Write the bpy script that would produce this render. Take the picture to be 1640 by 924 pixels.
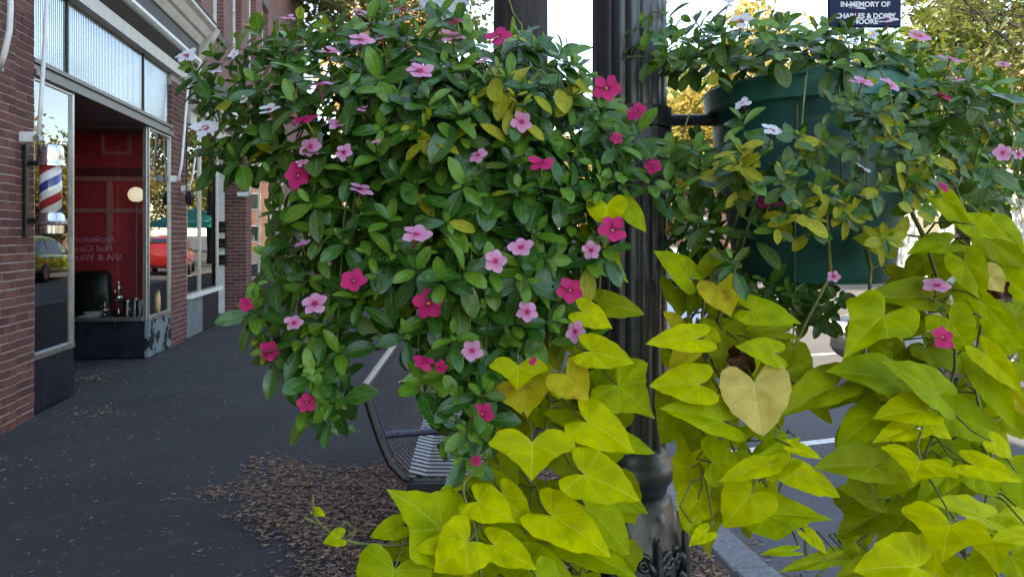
import bpy, bmesh, math, random
import numpy as np
from mathutils import Vector, Matrix
R = math.radians
for o in list(bpy.data.objects): bpy.data.objects.remove(o)
scene = bpy.context.scene
COL = scene.collection

# ---------------------------------------------------------------- camera, sky, sun, exposure
FPX, CX, HY, YAW, EYE = 1200.0, 820.0, 377.0, R(8.9), 1.55
cam = bpy.data.cameras.new('camera'); camo = bpy.data.objects.new('camera', cam); COL.objects.link(camo)
camo.location = (0, 0, EYE); camo.rotation_euler = (R(90), 0, -YAW)
cam.sensor_width = 36; cam.lens = 36*FPX/1640; cam.shift_y = -(462-HY)/1640
cam.clip_start = .05; cam.clip_end = 3000
scene.camera = camo
scene.render.resolution_x, scene.render.resolution_y = 1024, 576
SUN_EL, SUN_H = R(47), Vector((-.92, -.39, 0))
world = bpy.data.worlds.new('World'); scene.world = world; world.use_nodes = True
wn = world.node_tree.nodes; wl = world.node_tree.links
sky = wn.new('ShaderNodeTexSky'); sky.sky_type = 'NISHITA'; sky.sun_disc = False
sky.sun_elevation = SUN_EL; sky.sun_rotation = math.atan2(SUN_H.x, SUN_H.y)
sky.air_density = .85; sky.dust_density = .3; sky.ozone_density = 1.5
wl.new(sky.outputs[0], wn['Background'].inputs[0]); wn['Background'].inputs[1].default_value = .15
sun = bpy.data.lights.new('sun', 'SUN'); sun.energy = 2.8; sun.angle = R(.5); sun.color = (1, .94, .84)
suno = bpy.data.objects.new('sun', sun); COL.objects.link(suno)
sd = SUN_H*math.cos(SUN_EL) + Vector((0, 0, math.sin(SUN_EL)))
suno.rotation_euler = sd.to_track_quat('Z', 'Y').to_euler(); suno.location = (0, 0, 30)
vs = scene.view_settings; vs.view_transform = 'Standard'; vs.look = 'None'; vs.exposure = 2.65; vs.gamma = 1
vs.use_white_balance = True; vs.white_balance_temperature = 9000; vs.white_balance_tint = 8
scene.cycles.max_bounces = 8; scene.cycles.transparent_max_bounces = 12

# ---------------------------------------------------------------- geometry helpers
FW = Vector((math.sin(YAW), math.cos(YAW), 0)); RT = Vector((math.cos(YAW), -math.sin(YAW), 0)); UP = Vector((0, 0, 1))
EYEV = Vector((0, 0, EYE))
def P(px, py, d): return EYEV + d*(FW + RT*((px-CX)/FPX) + UP*((HY-py)/FPX))
def onX(px, py, X):
    v = FW + RT*((px-CX)/FPX) + UP*((HY-py)/FPX); return EYEV + v*(X/v.x)
def onY(px, py, Y):
    v = FW + RT*((px-CX)/FPX) + UP*((HY-py)/FPX); return EYEV + v*(Y/v.y)
def onG(px, py, z=0.):
    v = FW + RT*((px-CX)/FPX) + UP*((HY-py)/FPX); return EYEV + v*((z-EYE)/v.z)

class MB:
    def __init__(s): s.v = []; s.f = []; s.uv = None
    def add(s, vs, fs):
        n = len(s.v); s.v += [tuple(v) for v in vs]; s.f += [tuple(i+n for i in f) for f in fs]; return s
    def box(s, a, b):
        x0, y0, z0 = [min(a[i], b[i]) for i in range(3)]; x1, y1, z1 = [max(a[i], b[i]) for i in range(3)]
        return s.add([(x0,y0,z0),(x1,y0,z0),(x1,y1,z0),(x0,y1,z0),(x0,y0,z1),(x1,y0,z1),(x1,y1,z1),(x0,y1,z1)],
                     [(0,3,2,1),(4,5,6,7),(0,1,5,4),(1,2,6,5),(2,3,7,6),(3,0,4,7)])
    def cbox(s, a, b, c=.004):      # chamfered box
        x0, y0, z0 = [min(a[i], b[i]) for i in range(3)]; x1, y1, z1 = [max(a[i], b[i]) for i in range(3)]
        vs = []; idx = {}
        for sx, X in ((0, x0), (1, x1)):
            for sy, Y in ((0, y0), (1, y1)):
                for sz, Z in ((0, z0), (1, z1)):
                    dx, dy, dz = (c if sx == 0 else -c), (c if sy == 0 else -c), (c if sz == 0 else -c)
                    for k, p in enumerate(((X, Y+dy, Z+dz), (X+dx, Y, Z+dz), (X+dx, Y+dy, Z))):
                        idx[sx, sy, sz, k] = len(vs); vs.append(p)
        I = lambda sx, sy, sz, k: idx[sx, sy, sz, k]
        fs = []
        for q in (0, 1):
            fs.append([I(q,0,0,0), I(q,1,0,0), I(q,1,1,0), I(q,0,1,0)][::(1 if q else -1)])
            fs.append([I(0,q,0,1), I(1,q,0,1), I(1,q,1,1), I(0,q,1,1)][::(-1 if q else 1)])
            fs.append([I(0,0,q,2), I(1,0,q,2), I(1,1,q,2), I(0,1,q,2)][::(1 if q else -1)])
        for a_ in (0, 1):
            for b_ in (0, 1):
                fs.append([I(a_,b_,0,0), I(a_,b_,1,0), I(a_,b_,1,1), I(a_,b_,0,1)])
                fs.append([I(a_,0,b_,0), I(a_,1,b_,0), I(a_,1,b_,2), I(a_,0,b_,2)])
                fs.append([I(0,a_,b_,1), I(1,a_,b_,1), I(1,a_,b_,2), I(0,a_,b_,2)])
                for c_ in (0, 1): fs.append([I(a_,b_,c_,0), I(a_,b_,c_,1), I(a_,b_,c_,2)])
        return s.add(vs, fs)
    def tube(s, pts, r, n=6, cap=True):
        pts = [Vector(p) for p in pts]; rs = r if hasattr(r, '__len__') else [r]*len(pts)
        vs = []; prev = None
        for i, p in enumerate(pts):
            t = (pts[min(i+1, len(pts)-1)]-pts[max(i-1, 0)])
            t = t.normalized() if t.length > 1e-9 else Vector((0, 0, 1))
            if prev is None:
                u = t.cross(Vector((0, 0, 1)) if abs(t.z) < .9 else Vector((1, 0, 0))).normalized()
            else:
                u = prev - t*prev.dot(t); u = u.normalized() if u.length > 1e-6 else t.orthogonal().normalized()
            prev = u; w = t.cross(u)
            for k in range(n):
                a = 2*math.pi*k/n; vs.append(p + (u*math.cos(a)+w*math.sin(a))*rs[i])
        fs = [(i*n+k, i*n+(k+1) % n, (i+1)*n+(k+1) % n, (i+1)*n+k) for i in range(len(pts)-1) for k in range(n)]
        if cap: fs += [tuple(range(n))[::-1], tuple((len(pts)-1)*n+k for k in range(n))]
        return s.add(vs, fs)
    def lathe(s, prof, n=24, c=(0, 0, 0), fn=None, close=True):
        vs = []; m = len(prof)
        for i, (r, z) in enumerate(prof):
            for k in range(n):
                a = 2*math.pi*k/n; rr = r if fn is None else fn(r, z, a)
                vs.append((c[0]+rr*math.cos(a), c[1]+rr*math.sin(a), c[2]+z))
        fs = [(i*n+k, i*n+(k+1) % n, (i+1)*n+(k+1) % n, (i+1)*n+k) for i in range(m-1) for k in range(n)]
        if close: fs += [tuple(range(n))[::-1], tuple((m-1)*n+k for k in range(n))]
        return s.add(vs, fs)
    def prism(s, poly, y0, y1):     # polygon in (x,z) extruded along y
        n = len(poly)
        return s.add([(x, y0, z) for x, z in poly]+[(x, y1, z) for x, z in poly],
                     [tuple(range(n)), tuple(range(n, 2*n))[::-1]]+[(i, i+n, (i+1) % n+n, (i+1) % n) for i in range(n)])
    def mesh(s, name, mat=None, smooth=False):
        me = bpy.data.meshes.new(name); me.from_pydata(s.v, [], s.f)
        if mat: me.materials.append(mat)
        bm = bmesh.new(); bm.from_mesh(me); bmesh.ops.recalc_face_normals(bm, faces=bm.faces) if s.uv is None else None
        bm.to_mesh(me); bm.free()
        if s.uv is not None:
            l = me.uv_layers.new(name='UVMap'); vi = np.empty(len(me.loops), dtype=np.int32); me.loops.foreach_get('vertex_index', vi)
            l.data.foreach_set('uv', np.asarray(s.uv, dtype=np.float32)[vi].ravel())
        if smooth: me.polygons.foreach_set('use_smooth', [True]*len(me.polygons))
        me.update(); return me
    def build(s, name, mat, parent=None, smooth=False, autos=None):
        o = link(name, s.mesh(name, mat, smooth), parent)
        if autos:
            o.data.polygons.foreach_set('use_smooth', [True]*len(o.data.polygons)); o.data.set_sharp_from_angle(angle=R(autos))
        return o
def link(name, data, parent=None, M=None):
    o = bpy.data.objects.new(name, data); COL.objects.link(o)
    base = Matrix.Identity(4)
    if parent is not None:
        o.parent = parent; w = WM.get(parent.name, Matrix.Identity(4)); base = w.inverted()
    m = M if M is not None else Matrix.Identity(4)
    o.matrix_basis = base @ m; WM[o.name] = m
    return o
WM = {}
def thing(name, label, cat, loc=(0, 0, 0), group=None):
    o = bpy.data.objects.new(name, None); COL.objects.link(o); o.location = loc; o.empty_display_size = .1
    WM[o.name] = Matrix.Translation(Vector(loc)); return tag(o, label, cat, group)
def tag(o, label, cat, group=None):
    o['label'] = label; o['category'] = cat
    if group: o['group'] = group
    return o
def struct(o): o['kind'] = 'structure'; return o
def stuff(o): o['kind'] = 'stuff'; return o

# ---------------------------------------------------------------- material helpers
class NT:
    def __init__(s, name):
        s.m = bpy.data.materials.new(name); s.m.use_nodes = True; s.t = s.m.node_tree; s.b = s.t.nodes['Principled BSDF']; s.out = s.t.nodes['Material Output']
    def n(s, typ, **kw):
        x = s.t.nodes.new('ShaderNode'+typ)
        for k, v in kw.items(): setattr(x, k, v)
        return x
    def put(s, sock, v):
        if hasattr(v, 'links') or isinstance(v, bpy.types.NodeSocket): s.t.links.new(v, sock)
        else:
            if isinstance(v, (tuple, list)) and len(v) == 3 and sock.type == 'RGBA': v = (*v, 1)
            sock.default_value = v
    def math(s, op, a, b=0., c=0., clamp=False):
        x = s.n('Math', operation=op); x.use_clamp = clamp
        for i, v in enumerate((a, b, c)): s.put(x.inputs[i], v)
        return x.outputs[0]
    def mix(s, f, a, b, blend='MIX'):
        x = s.n('Mix', data_type='RGBA', blend_type=blend); s.put(x.inputs[0], f); s.put(x.inputs[6], a); s.put(x.inputs[7], b); return x.outputs[2]
    def noise(s, scale, vec=None, detail=4, rough=.55, out=0):
        x = s.n('TexNoise'); s.put(x.inputs['Scale'], scale); s.put(x.inputs['Detail'], detail); s.put(x.inputs['Roughness'], rough)
        if vec is not None: s.put(x.inputs['Vector'], vec)
        return x.outputs[out]
    def ramp(s, v, lo, hi):
        x = s.n('MapRange'); s.put(x.inputs[0], v); s.put(x.inputs[1], lo); s.put(x.inputs[2], hi); return x.outputs[0]
    def coord(s, which='Object'): return s.n('TexCoord').outputs[which]
    def pos(s): return s.n('NewGeometry').outputs['Position']
    def scalev(s, v, sc):
        x = s.n('Mapping'); s.put(x.inputs[0], v); s.put(x.inputs['Scale'], sc); return x.outputs[0]
    def sep(s, v): x = s.n('SeparateXYZ'); s.put(x.inputs[0], v); return x.outputs
    def rnd(s):
        a = s.n('ObjectInfo').outputs['Random']; b = s.n('NewGeometry').outputs['Random Per Island']
        return s.math('FRACT', s.math('ADD', a, b))
    def bump(s, h, strength=.3, dist=.01):
        x = s.n('Bump'); s.put(x.inputs['Strength'], strength); s.put(x.inputs['Distance'], dist); s.put(x.inputs['Height'], h)
        s.put(s.b.inputs['Normal'], x.outputs[0]); return x.outputs[0]
    def set(s, **kw):
        names = dict(col='Base Color', rough='Roughness', metal='Metallic', spec='Specular IOR Level', coat='Coat Weight', coatr='Coat Roughness')
        for k, v in kw.items(): s.put(s.b.inputs[names[k]], v)
        return s
    def translucent(s, col, f):
        tr = s.n('BsdfTranslucent'); s.put(tr.inputs[0], col); mx = s.n('MixShader'); s.put(mx.inputs[0], f)
        s.t.links.new(s.b.outputs[0], mx.inputs[1]); s.t.links.new(tr.outputs[0], mx.inputs[2]); s.t.links.new(mx.outputs[0], s.out.inputs[0])
def simple(name, col, rough=.6, metal=0., var=.25, scale=20., bump=.15, bscale=None, dist=.004, spec=.5):
    m = NT(name); p = m.pos(); nz = m.noise(scale, p)
    m.set(col=m.mix(m.ramp(nz, .3, .7), tuple(c*(1-var) for c in col), tuple(min(1, c*(1+var)) for c in col)), rough=m.math('ADD', m.math('MULTIPLY', nz, .2), rough-.1), metal=metal, spec=spec)
    if bump: m.bump(m.noise(bscale or scale*4, p), bump, dist)
    return m.m
def leafmat(name, lo, hi, trans, tf=.3, rough=.32, spec=.5, vein=None, kind='vinca', spots=0., blotch=None):
    m = NT(name); r = m.rnd(); uv = m.coord('UV'); s = m.sep(uv)
    col = m.mix(r, lo, hi)
    wn_ = m.n('TexWhiteNoise', noise_dimensions='1D'); m.put(wn_.inputs['W'], r)
    off = m.n('VectorMath', operation='ADD'); m.put(off.inputs[0], uv); m.put(off.inputs[1], wn_.outputs['Color'])
    offv = off.outputs[0]
    nz = m.noise(5., offv, 3); col = m.mix(m.ramp(nz, .35, .75), col, tuple(c*.72 for c in lo))
    if blotch: col = m.mix(m.ramp(m.noise(3.2, offv, 4, .7), .52, .66), col, blotch)
    y = m.math('ABSOLUTE', m.math('SUBTRACT', s[0], .5))
    if kind == 'vinca':
        mid = m.ramp(y, .05, .015)
        side = m.math('PINGPONG', m.math('SUBTRACT', m.math('MULTIPLY', s[1], 7.), m.math('MULTIPLY', y, 5.)), .5)
        sv = m.math('MULTIPLY', m.ramp(side, .10, .0), .25); vn = m.math('MAXIMUM', mid, sv)
    else:
        x = m.math('SUBTRACT', s[1], .4); ang = m.math('ARCTAN2', y, x)
        rr = m.math('SQRT', m.math('ADD', m.math('MULTIPLY', x, x), m.math('MULTIPLY', y, y)))
        dist = m.math('MULTIPLY', m.math('PINGPONG', ang, .33), rr)
        v1 = m.math('MULTIPLY', m.ramp(dist, .007, .001), .55)
        side = m.math('PINGPONG', m.math('SUBTRACT', m.math('MULTIPLY', s[1], 9.), m.math('MULTIPLY', y, 8.)), .5)
        vn = m.math('MAXIMUM', v1, m.math('MULTIPLY', m.ramp(side, .06, .0), .16)); vn = m.math('MAXIMUM', vn, m.math('MULTIPLY', m.ramp(y, .008, .002), .7))
    if vein: col = m.mix(m.math('MULTIPLY', vn, .75), col, vein)
    if spots:
        sp = m.n('TexVoronoi'); m.put(sp.inputs['Scale'], 9.); m.put(sp.inputs['Vector'], offv)
        big = m.ramp(m.noise(2.5, offv, 2), .5, .56)
        col = m.mix(m.math('MULTIPLY', m.math('MULTIPLY', m.ramp(sp.outputs['Distance'], .10, .07), big), spots), col, (.03, .022, .01))
    m.set(col=col, rough=rough, spec=spec)
    h = m.math('ADD', m.math('MULTIPLY', vn, -1.), m.math('MULTIPLY', nz, .6)); m.bump(h, .5, .0015)
    m.translucent(m.mix(.5, col, trans), tf); return m.m
def petalmat(name, rim, mid, eye):
    m = NT(name); v = m.sep(m.coord('UV'))[1]; r = m.rnd()
    c = m.mix(m.ramp(v, .75, .25), rim, mid); c = m.mix(m.ramp(v, .22, .1), c, eye)
    c = m.mix(m.math('MULTIPLY', r, .18), c, mid)
    m.set(col=c, rough=.55, spec=.25); m.bump(m.noise(14, m.coord('UV')), .2, .0015); m.translucent(c, .35); return m.m
def glassmat(name, ior=1.9, tint=(.9, .95, .93), rough=.0, bumpf=None):
    m = NT(name); fr = m.n('Fresnel'); m.put(fr.inputs[0], ior); gl = m.n('BsdfGlossy'); m.put(gl.inputs['Roughness'], rough); m.put(gl.inputs[0], (.95, .97, 1, 1))
    tr = m.n('BsdfTransparent'); m.put(tr.inputs[0], (*tint, 1)); mx = m.n('MixShader')
    b = m.n('Bump'); m.put(b.inputs['Strength'], .05); m.put(b.inputs['Distance'], .01); m.put(b.inputs['Height'], m.noise(1.2, m.pos(), 2)); m.put(gl.inputs['Normal'], b.outputs[0])
    m.put(mx.inputs[0], fr.outputs[0]); m.t.links.new(tr.outputs[0], mx.inputs[1]); m.t.links.new(gl.outputs[0], mx.inputs[2]); m.t.links.new(mx.outputs[0], m.out.inputs[0]); return m.m

M = {}
M['mortar'] = simple('mortar', (.36, .31, .29), .9, scale=60, bump=.5)
m = NT('brick'); r = m.rnd(); p = m.pos()
c = m.mix(r, (.10, .036, .032), (.19, .072, .058)); c = m.mix(m.ramp(m.noise(14, p), .5, .75), c, (.07, .034, .034)); c = m.mix(m.ramp(m.noise(5, p, 5, .7), .66, .78), c, (.3, .24, .22))
m.set(col=c, rough=.85, spec=.3); m.bump(m.noise(120, p), .6, .004); M['brick'] = m.m
def brickwall(name, c1, c2, mort):
    m = NT(name); s = m.sep(m.pos()); cb = m.n('CombineXYZ'); m.put(cb.inputs[0], m.math('ADD', s[1], s[0])); m.put(cb.inputs[1], s[2])
    bt = m.n('TexBrick'); m.put(bt.inputs['Vector'], cb.outputs[0]); m.put(bt.inputs['Scale'], 1.)
    bt.offset = .5; m.put(bt.inputs['Brick Width'], .21); m.put(bt.inputs['Row Height'], .07); m.put(bt.inputs['Mortar Size'], .006)
    m.put(bt.inputs['Color1'], c1); m.put(bt.inputs['Color2'], c2); m.put(bt.inputs['Mortar'], mort)
    c = m.mix(m.ramp(m.noise(1.5, m.pos(), 5), .4, .8), bt.outputs[0], tuple(x*.7 for x in c1))
    m.set(col=c, rough=.85); m.bump(bt.outputs['Fac'], -.4, .008); return m.m
M['brickwall'] = brickwall('brick_wall_far', (.20, .075, .062), (.15, .052, .046), (.26, .21, .2))
M['brickorange'] = brickwall('brick_orange', (.42, .2, .12), (.35, .16, .1), (.45, .36, .3))
M['cream'] = simple('cream_paint', (.50, .47, .42), .5, scale=6, var=.12)
M['white'] = simple('white_paint', (.72, .72, .70), .45, scale=8, var=.1)
M['soffit'] = simple('dark_board', (.07, .066, .062), .7)
M['stone'] = simple('stone_sill', (.11, .105, .1), .85, scale=30)
M['alu'] = simple('aluminium', (.45, .46, .47), .35, 1., var=.15)
M['greymetal'] = simple('grey_trim', (.16, .16, .155), .45, .6)
M['chrome'] = simple('chrome', (.7, .7, .7), .16, 1., var=.08, bump=.03)
M['blackglass'] = simple('black_tile', (.012, .014, .02), .22, var=.4, scale=7, bump=.03)
m = NT('peeled_tile'); p = m.pos(); k = m.ramp(m.noise(4.5, p, 5, .6), .47, .5)
m.set(col=m.mix(k, (.013, .016, .022), (.14, .19, .22)), rough=m.math('ADD', m.math('MULTIPLY', k, .4), .25)); m.bump(k, .3, .004); M['peeled'] = m.m
M['slate'] = simple('slate_panel', (.13, .17, .19), .6, scale=5)
M['glass'] = glassmat('window_glass', 2.1)
M['glass_clear'] = glassmat('display_glass', 1.45)
m = NT('prism_glass'); s = m.sep(m.pos()); ribs = m.math('SINE', m.math('MULTIPLY', s[1], 150.))
gl = m.n('BsdfGlossy'); m.put(gl.inputs[0], (.62, .68, .76)); m.put(gl.inputs['Roughness'], .12); b = m.n('Bump'); m.put(b.inputs['Strength'], .22); m.put(b.inputs['Distance'], .004)
m.put(b.inputs['Height'], m.math('ADD', ribs, m.math('MULTIPLY', m.noise(9, m.pos()), 1.5))); m.put(gl.inputs['Normal'], b.outputs[0])
df = m.n('BsdfDiffuse'); m.put(df.inputs[0], m.mix(m.ramp(m.noise(3, m.pos()), .4, .6), (.10, .105, .095), (.2, .185, .13))); mx = m.n('MixShader'); m.put(mx.inputs[0], .55)
m.t.links.new(df.outputs[0], mx.inputs[1]); m.t.links.new(gl.outputs[0], mx.inputs[2]); m.t.links.new(mx.outputs[0], m.out.inputs[0]); M['prism'] = m.m
M['red'] = simple('red_paint', (.55, .028, .045), .5, scale=4, var=.15)
M['pinkreflect'] = simple('pink_reflection', (.5, .16, .17), .5)
M['pinkletter'] = simple('pink_letter', (.9, .28, .5), .5, bump=0)
M['dark'] = simple('dark_interior', (.035, .03, .03), .8)
M['black'] = simple('black_enamel', (.012, .012, .013), .35, .2, scale=40)
M['vinyl'] = simple('black_vinyl', (.015, .015, .016), .35)
M['pole'] = None
m = NT('cast_iron'); p = m.pos(); k = m.noise(18, m.scalev(p, (1, 1, .25)), 6, .65)
c = m.mix(m.ramp(k, .35, .7), (.015, .017, .022), (.036, .038, .045)); c = m.mix(m.ramp(m.noise(7, p, 6, .7), .63, .75), c, (.10, .08, .065))
m.set(col=c, rough=m.math('ADD', m.math('MULTIPLY', k, .25), .26), spec=.75); m.bump(m.noise(150, p), .25, .002); M['iron'] = m.m
M['pot'] = simple('green_plastic', (.014, .105, .098), .42, scale=9, var=.2, bump=.05)
M['navy'] = simple('navy_sign', (.012, .018, .065), .6, bump=0, spec=.2)
M['letter'] = simple('white_letter', (.8, .8, .8), .5, bump=0, var=.02)
M['steel'] = simple('powder_steel', (.02, .021, .025), .4, .3, scale=60)
M['strap'] = simple('steel_strap', (.075, .08, .105), .3, .6, scale=60)
M['soil'] = simple('potting_soil', (.03, .02, .014), .95, bump=.8)
m = NT('asphalt_path'); p = m.pos(); n1 = m.noise(1.1, p, 5, .6); n2 = m.noise(220, p, 2); n3 = m.noise(26, p, 4, .7)
c = m.mix(m.ramp(n1, .3, .7), (.026, .025, .027), (.044, .042, .044)); c = m.mix(m.ramp(n2, .6, .75), c, (.10, .098, .095)); c = m.mix(m.ramp(n3, .62, .74), c, (.022, .021, .021))
c = m.mix(m.math('MULTIPLY', m.ramp(m.noise(3.3, p, 6, .7), .6, .72), .35), c, (.11, .105, .1))
m.set(col=c, rough=.88, spec=.3); m.bump(m.math('ADD', n2, m.math('MULTIPLY', n3, 2.)), .5, .006); M['path'] = m.m
m = NT('asphalt_road'); p = m.pos(); n1 = m.noise(.7, p, 5, .6); n2 = m.noise(160, p, 2)
c = m.mix(m.ramp(n1, .3, .7), (.055, .058, .065), (.085, .088, .095)); c = m.mix(m.ramp(n2, .55, .75), c, (.17, .17, .17))
m.set(col=c, rough=.88); m.bump(n2, .5, .006); M['road'] = m.m
M['concrete'] = simple('kerb_concrete', (.16, .165, .17), .9, scale=35, var=.3, bump=.5)
M['paint'] = simple('road_paint', (.6, .6, .57), .8, var=.2)
m = NT('dry_leaf'); c = m.mix(m.rnd(), (.08, .042, .028), (.30, .185, .125)); m.set(col=c, rough=.75); M['litter'] = m.m
M['bark'] = None
m = NT('bark'); p = m.pos(); k = m.noise(16, m.scalev(p, (1, 1, .12)), 6, .7)
m.set(col=m.mix(m.ramp(k, .35, .65), (.012, .011, .012), (.05, .042, .038)), rough=.9); m.bump(k, 1., .03); M['bark'] = m.m
M['stem'] = simple('green_stem', (.16, .2, .05), .5, scale=30)
M['vinestem'] = simple('vine_stem', (.15, .16, .04), .5, scale=30, var=.4)
VD, VY = (.024, .108, .014), (.06, .20, .022)
M['v_dark'] = leafmat('vinca_leaf', VD, VY, (.10, .26, .02), .18, .2, .55, (.10, .22, .06))
M['v_young'] = leafmat('vinca_young_leaf', (.10, .27, .02), (.18, .37, .028), (.26, .46, .03), .25, .3, .5, (.25, .4, .1))
M['v_yellow'] = leafmat('vinca_yellow_leaf', (.36, .37, .014), (.50, .45, .02), (.55, .5, .02), .25, .45, .3, (.45, .45, .1), blotch=(.2, .27, .02))
M['v_olive'] = leafmat('vinca_olive_leaf', (.055, .13, .022), (.12, .21, .03), (.2, .3, .03), .22, .36, .45, (.2, .28, .1))
PT = dict(kind='potato', rough=.5, spec=.12)
M['p_lime'] = leafmat('lime_leaf', (.50, .54, .003), (.70, .70, .004), (.8, .82, .004), .34, spots=.35, vein=(.74, .78, .10), **PT)
M['p_green'] = leafmat('green_lime_leaf', (.30, .40, .004), (.46, .53, .005), (.65, .74, .005), .34, vein=(.55, .66, .08), spots=.5, **PT)
M['p_olive'] = leafmat('olive_leaf', (.25, .31, .006), (.36, .42, .008), (.55, .58, .006), .32, vein=(.42, .46, .08), spots=1., **PT)
M['p_yellow'] = leafmat('yellow_leaf', (.52, .44, .012), (.62, .51, .02), (.7, .6, .02), .28, vein=(.5, .45, .1), spots=1., blotch=(.33, .18, .02), **PT)
M['p_tan'] = leafmat('tan_leaf', (.80, .62, .16), (.86, .68, .19), (.7, .5, .1), .2, vein=(.6, .5, .2), spots=1., blotch=(.68, .45, .10), **PT)
M['p_brown'] = leafmat('brown_leaf', (.10, .045, .025), (.13, .06, .035), (.2, .08, .04), .1, vein=(.16, .08, .05), **PT)
M['f_white'] = petalmat('white_petal', (.84, .84, .88), (.83, .82, .87), (.6, .02, .12))
M['f_pale'] = petalmat('pale_pink_petal', (.86, .42, .63), (.84, .27, .50), (.66, .02, .16))
M['f_hot'] = petalmat('hot_pink_petal', (.72, .030, .19), (.66, .02, .15), (.4, .0, .08))
M['eye_pink'] = simple('flower_eye', (.5, .02, .1), .6, bump=0); M['eye_yellow'] = simple('flower_throat', (.6, .5, .1), .6, bump=0)
M['tubecol'] = simple('flower_tube', (.42, .42, .2), .6, bump=0)

# ---------------------------------------------------------------- the ground
g = MB(); g.add([(-1500, -1500, -.12), (1500, -1500, -.12), (1500, 1500, -.12), (-1500, 1500, -.12)], [(0, 1, 2, 3)])
struct(g.build('road', M['road']))
g = MB(); g.box((-14, -30, -.3), (1.55, 90, 0)); struct(g.build('pavement', M['path']))
kerb = struct(MB().box((1.56, -30, -.3), (1.74, 90, -.012)).build('kerb', M['mortar']))
rng = random.Random(2); y = -3.
km = MB().cbox((0, .006, -.2), (.2, .894, 0), .012).mesh('kerb_stone', M['concrete'])
for i in range(34):
    link('kerb_stone', km, kerb, Matrix.Translation((1.552+rng.uniform(-.006, .006), y, .004+rng.uniform(-.006, .006))) @ Matrix.Rotation(rng.uniform(-.006, .006), 4, 'Z')); y += .9
for (a, b) in (((2.2, 5.3), (6.6, 6.2)), ((2.2, 8.9), (6.6, 9.8)), ((2.2, 12.5), (6.6, 13.4))):
    g = MB(); g.add([(a[0], a[1], -.116), (b[0], b[1], -.116), (b[0], b[1]+.11, -.116), (a[0], a[1]+.11, -.116)], [(0, 1, 2, 3)])
    struct(g.build('parking_line', M['paint']))

# leaf litter
def litter(name, pts, label, size=(.024, .046), seed=1):
    rg = random.Random(seed); g = MB()
    for (x, y, z) in pts:
        L = rg.uniform(*size); w = L*rg.uniform(.22, .4); a = rg.uniform(0, 6.28); c, s = math.cos(a), math.sin(a); t = rg.uniform(-.4, .4); cu = rg.uniform(.05, .3)*L
        vs = []
        for (u, v, h) in ((-.5, 0, cu), (-.1, .5, 0), (.5, 0, cu*.8), (-.1, -.5, 0.)):
            lx, ly = u*L, v*w; vs.append((x+c*lx-s*ly, y+s*lx+c*ly, max(.002, z+h+lx*t*.4+ly*t)))
        g.add(vs, [(0, 1, 2), (0, 2, 3)])
    o = stuff(g.build(name, M['litter'])); tag(o, label, 'leaves'); return o
rg = random.Random(5); pts = []
def density(x, y):
    # main drift round the bench and lamp post
    edge = -.92 + .22*math.sin(y*2.1) + .12*math.sin(y*5.3+1)
    d = max(0, min(1, (x-edge)/.35)) * max(0, min(1, (5.35+.2*math.sin(x*5)-y)/.35)); return d*(1 if x < 1.5 else 0)
while len(pts) < 32000:
    x, y = rg.uniform(-1., 1.53), rg.uniform(1.4, 5.5)
    if rg.random() < density(x, y): pts.append((x, y, rg.random()**2*.03))
for _ in range(260): pts.append((rg.gauss(-.95, .16), rg.gauss(4.75, .09), .003))
litter('fallen_leaves', pts, 'thick drift of narrow brown fallen leaves around the metal bench')
pts = []
for _ in range(900):
    x = -3.0+abs(rg.gauss(0, .17)); pts.append((x, rg.uniform(4.6, 5.7), rg.random()**2*.02))
for _ in range(220): pts.append((rg.gauss(-3.35, .18), rg.gauss(8.75, .3), rg.random()**2*.02))
for _ in range(70): pts.append((rg.gauss(-2.6, .15), rg.gauss(7.0, .15), .003))
litter('fallen_leaves', pts, 'small drift of brown leaves lying against the foot of the brick wall', seed=3)
pts = []
for _ in range(7500):
    x, y = rg.uniform(-3., 1.5), 2.5+rg.random()**1.3*14; pts.append((x, y, .001))
litter('leaf_crumbs', pts, 'scattered dry leaf crumbs and twigs over the dark pavement', (.008, .034), seed=4)
pts = [(1.76+abs(rg.gauss(0, .12)), rg.uniform(1.5, 9), -.118+rg.random()*.01) for _ in range(1500)]
g0 = litter('gutter_leaves', [(x, y, .002) for x, y, z in pts], 'dry leaves gathered in the gutter along the kerb stones', seed=6); g0.location.z = -.118

# ---------------------------------------------------------------- buildings on the shop side
XF = -3.05
brick_mesh = MB().cbox((0, 0, 0), (1, 1, 1), .03).mesh('brick', M['brick'])
def bricks(parent, face, u0, u1, z0, z1, const, depth=.05, seed=0, limit=None, stuffbin=None):
    """face 'x': wall facing +X at x=const running along Y; face 'y': wall facing -Y at y=const running along X"""
    rg = random.Random(seed); H = .07; row = 0; z = z0; n = 0
    while z+H-.01 <= z1+1e-6:
        u = u0; first = (row % 2 == 1)
        while u < u1-.02:
            L = .105 if first else .213
            first = False; e = min(u+L-.009, u1)
            if u1-e < .03: e = u1
            pr = rg.uniform(-.0025, .0025); a, b = u+.0, e; h = H-.0095
            if face == 'x': Mx = Matrix.Translation((const-depth+pr, a, z)) @ Matrix.Diagonal((depth, b-a, h, 1))
            else: Mx = Matrix.Translation((a, const+pr, z)) @ Matrix.Diagonal((b-a, depth, h, 1))
            Mx = Mx @ Matrix.Rotation(rg.uniform(-.006, .006), 4, 'Y' if face == 'y' else 'X')
            if stuffbin is None: link('brick', brick_mesh, parent, Mx)
            else: stuffbin.add([Mx @ v.co for v in brick_mesh.vertices], [tuple(p.vertices) for p in brick_mesh.polygons])
            n += 1; u = e+.009
        z += H; row += 1
    return n

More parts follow.
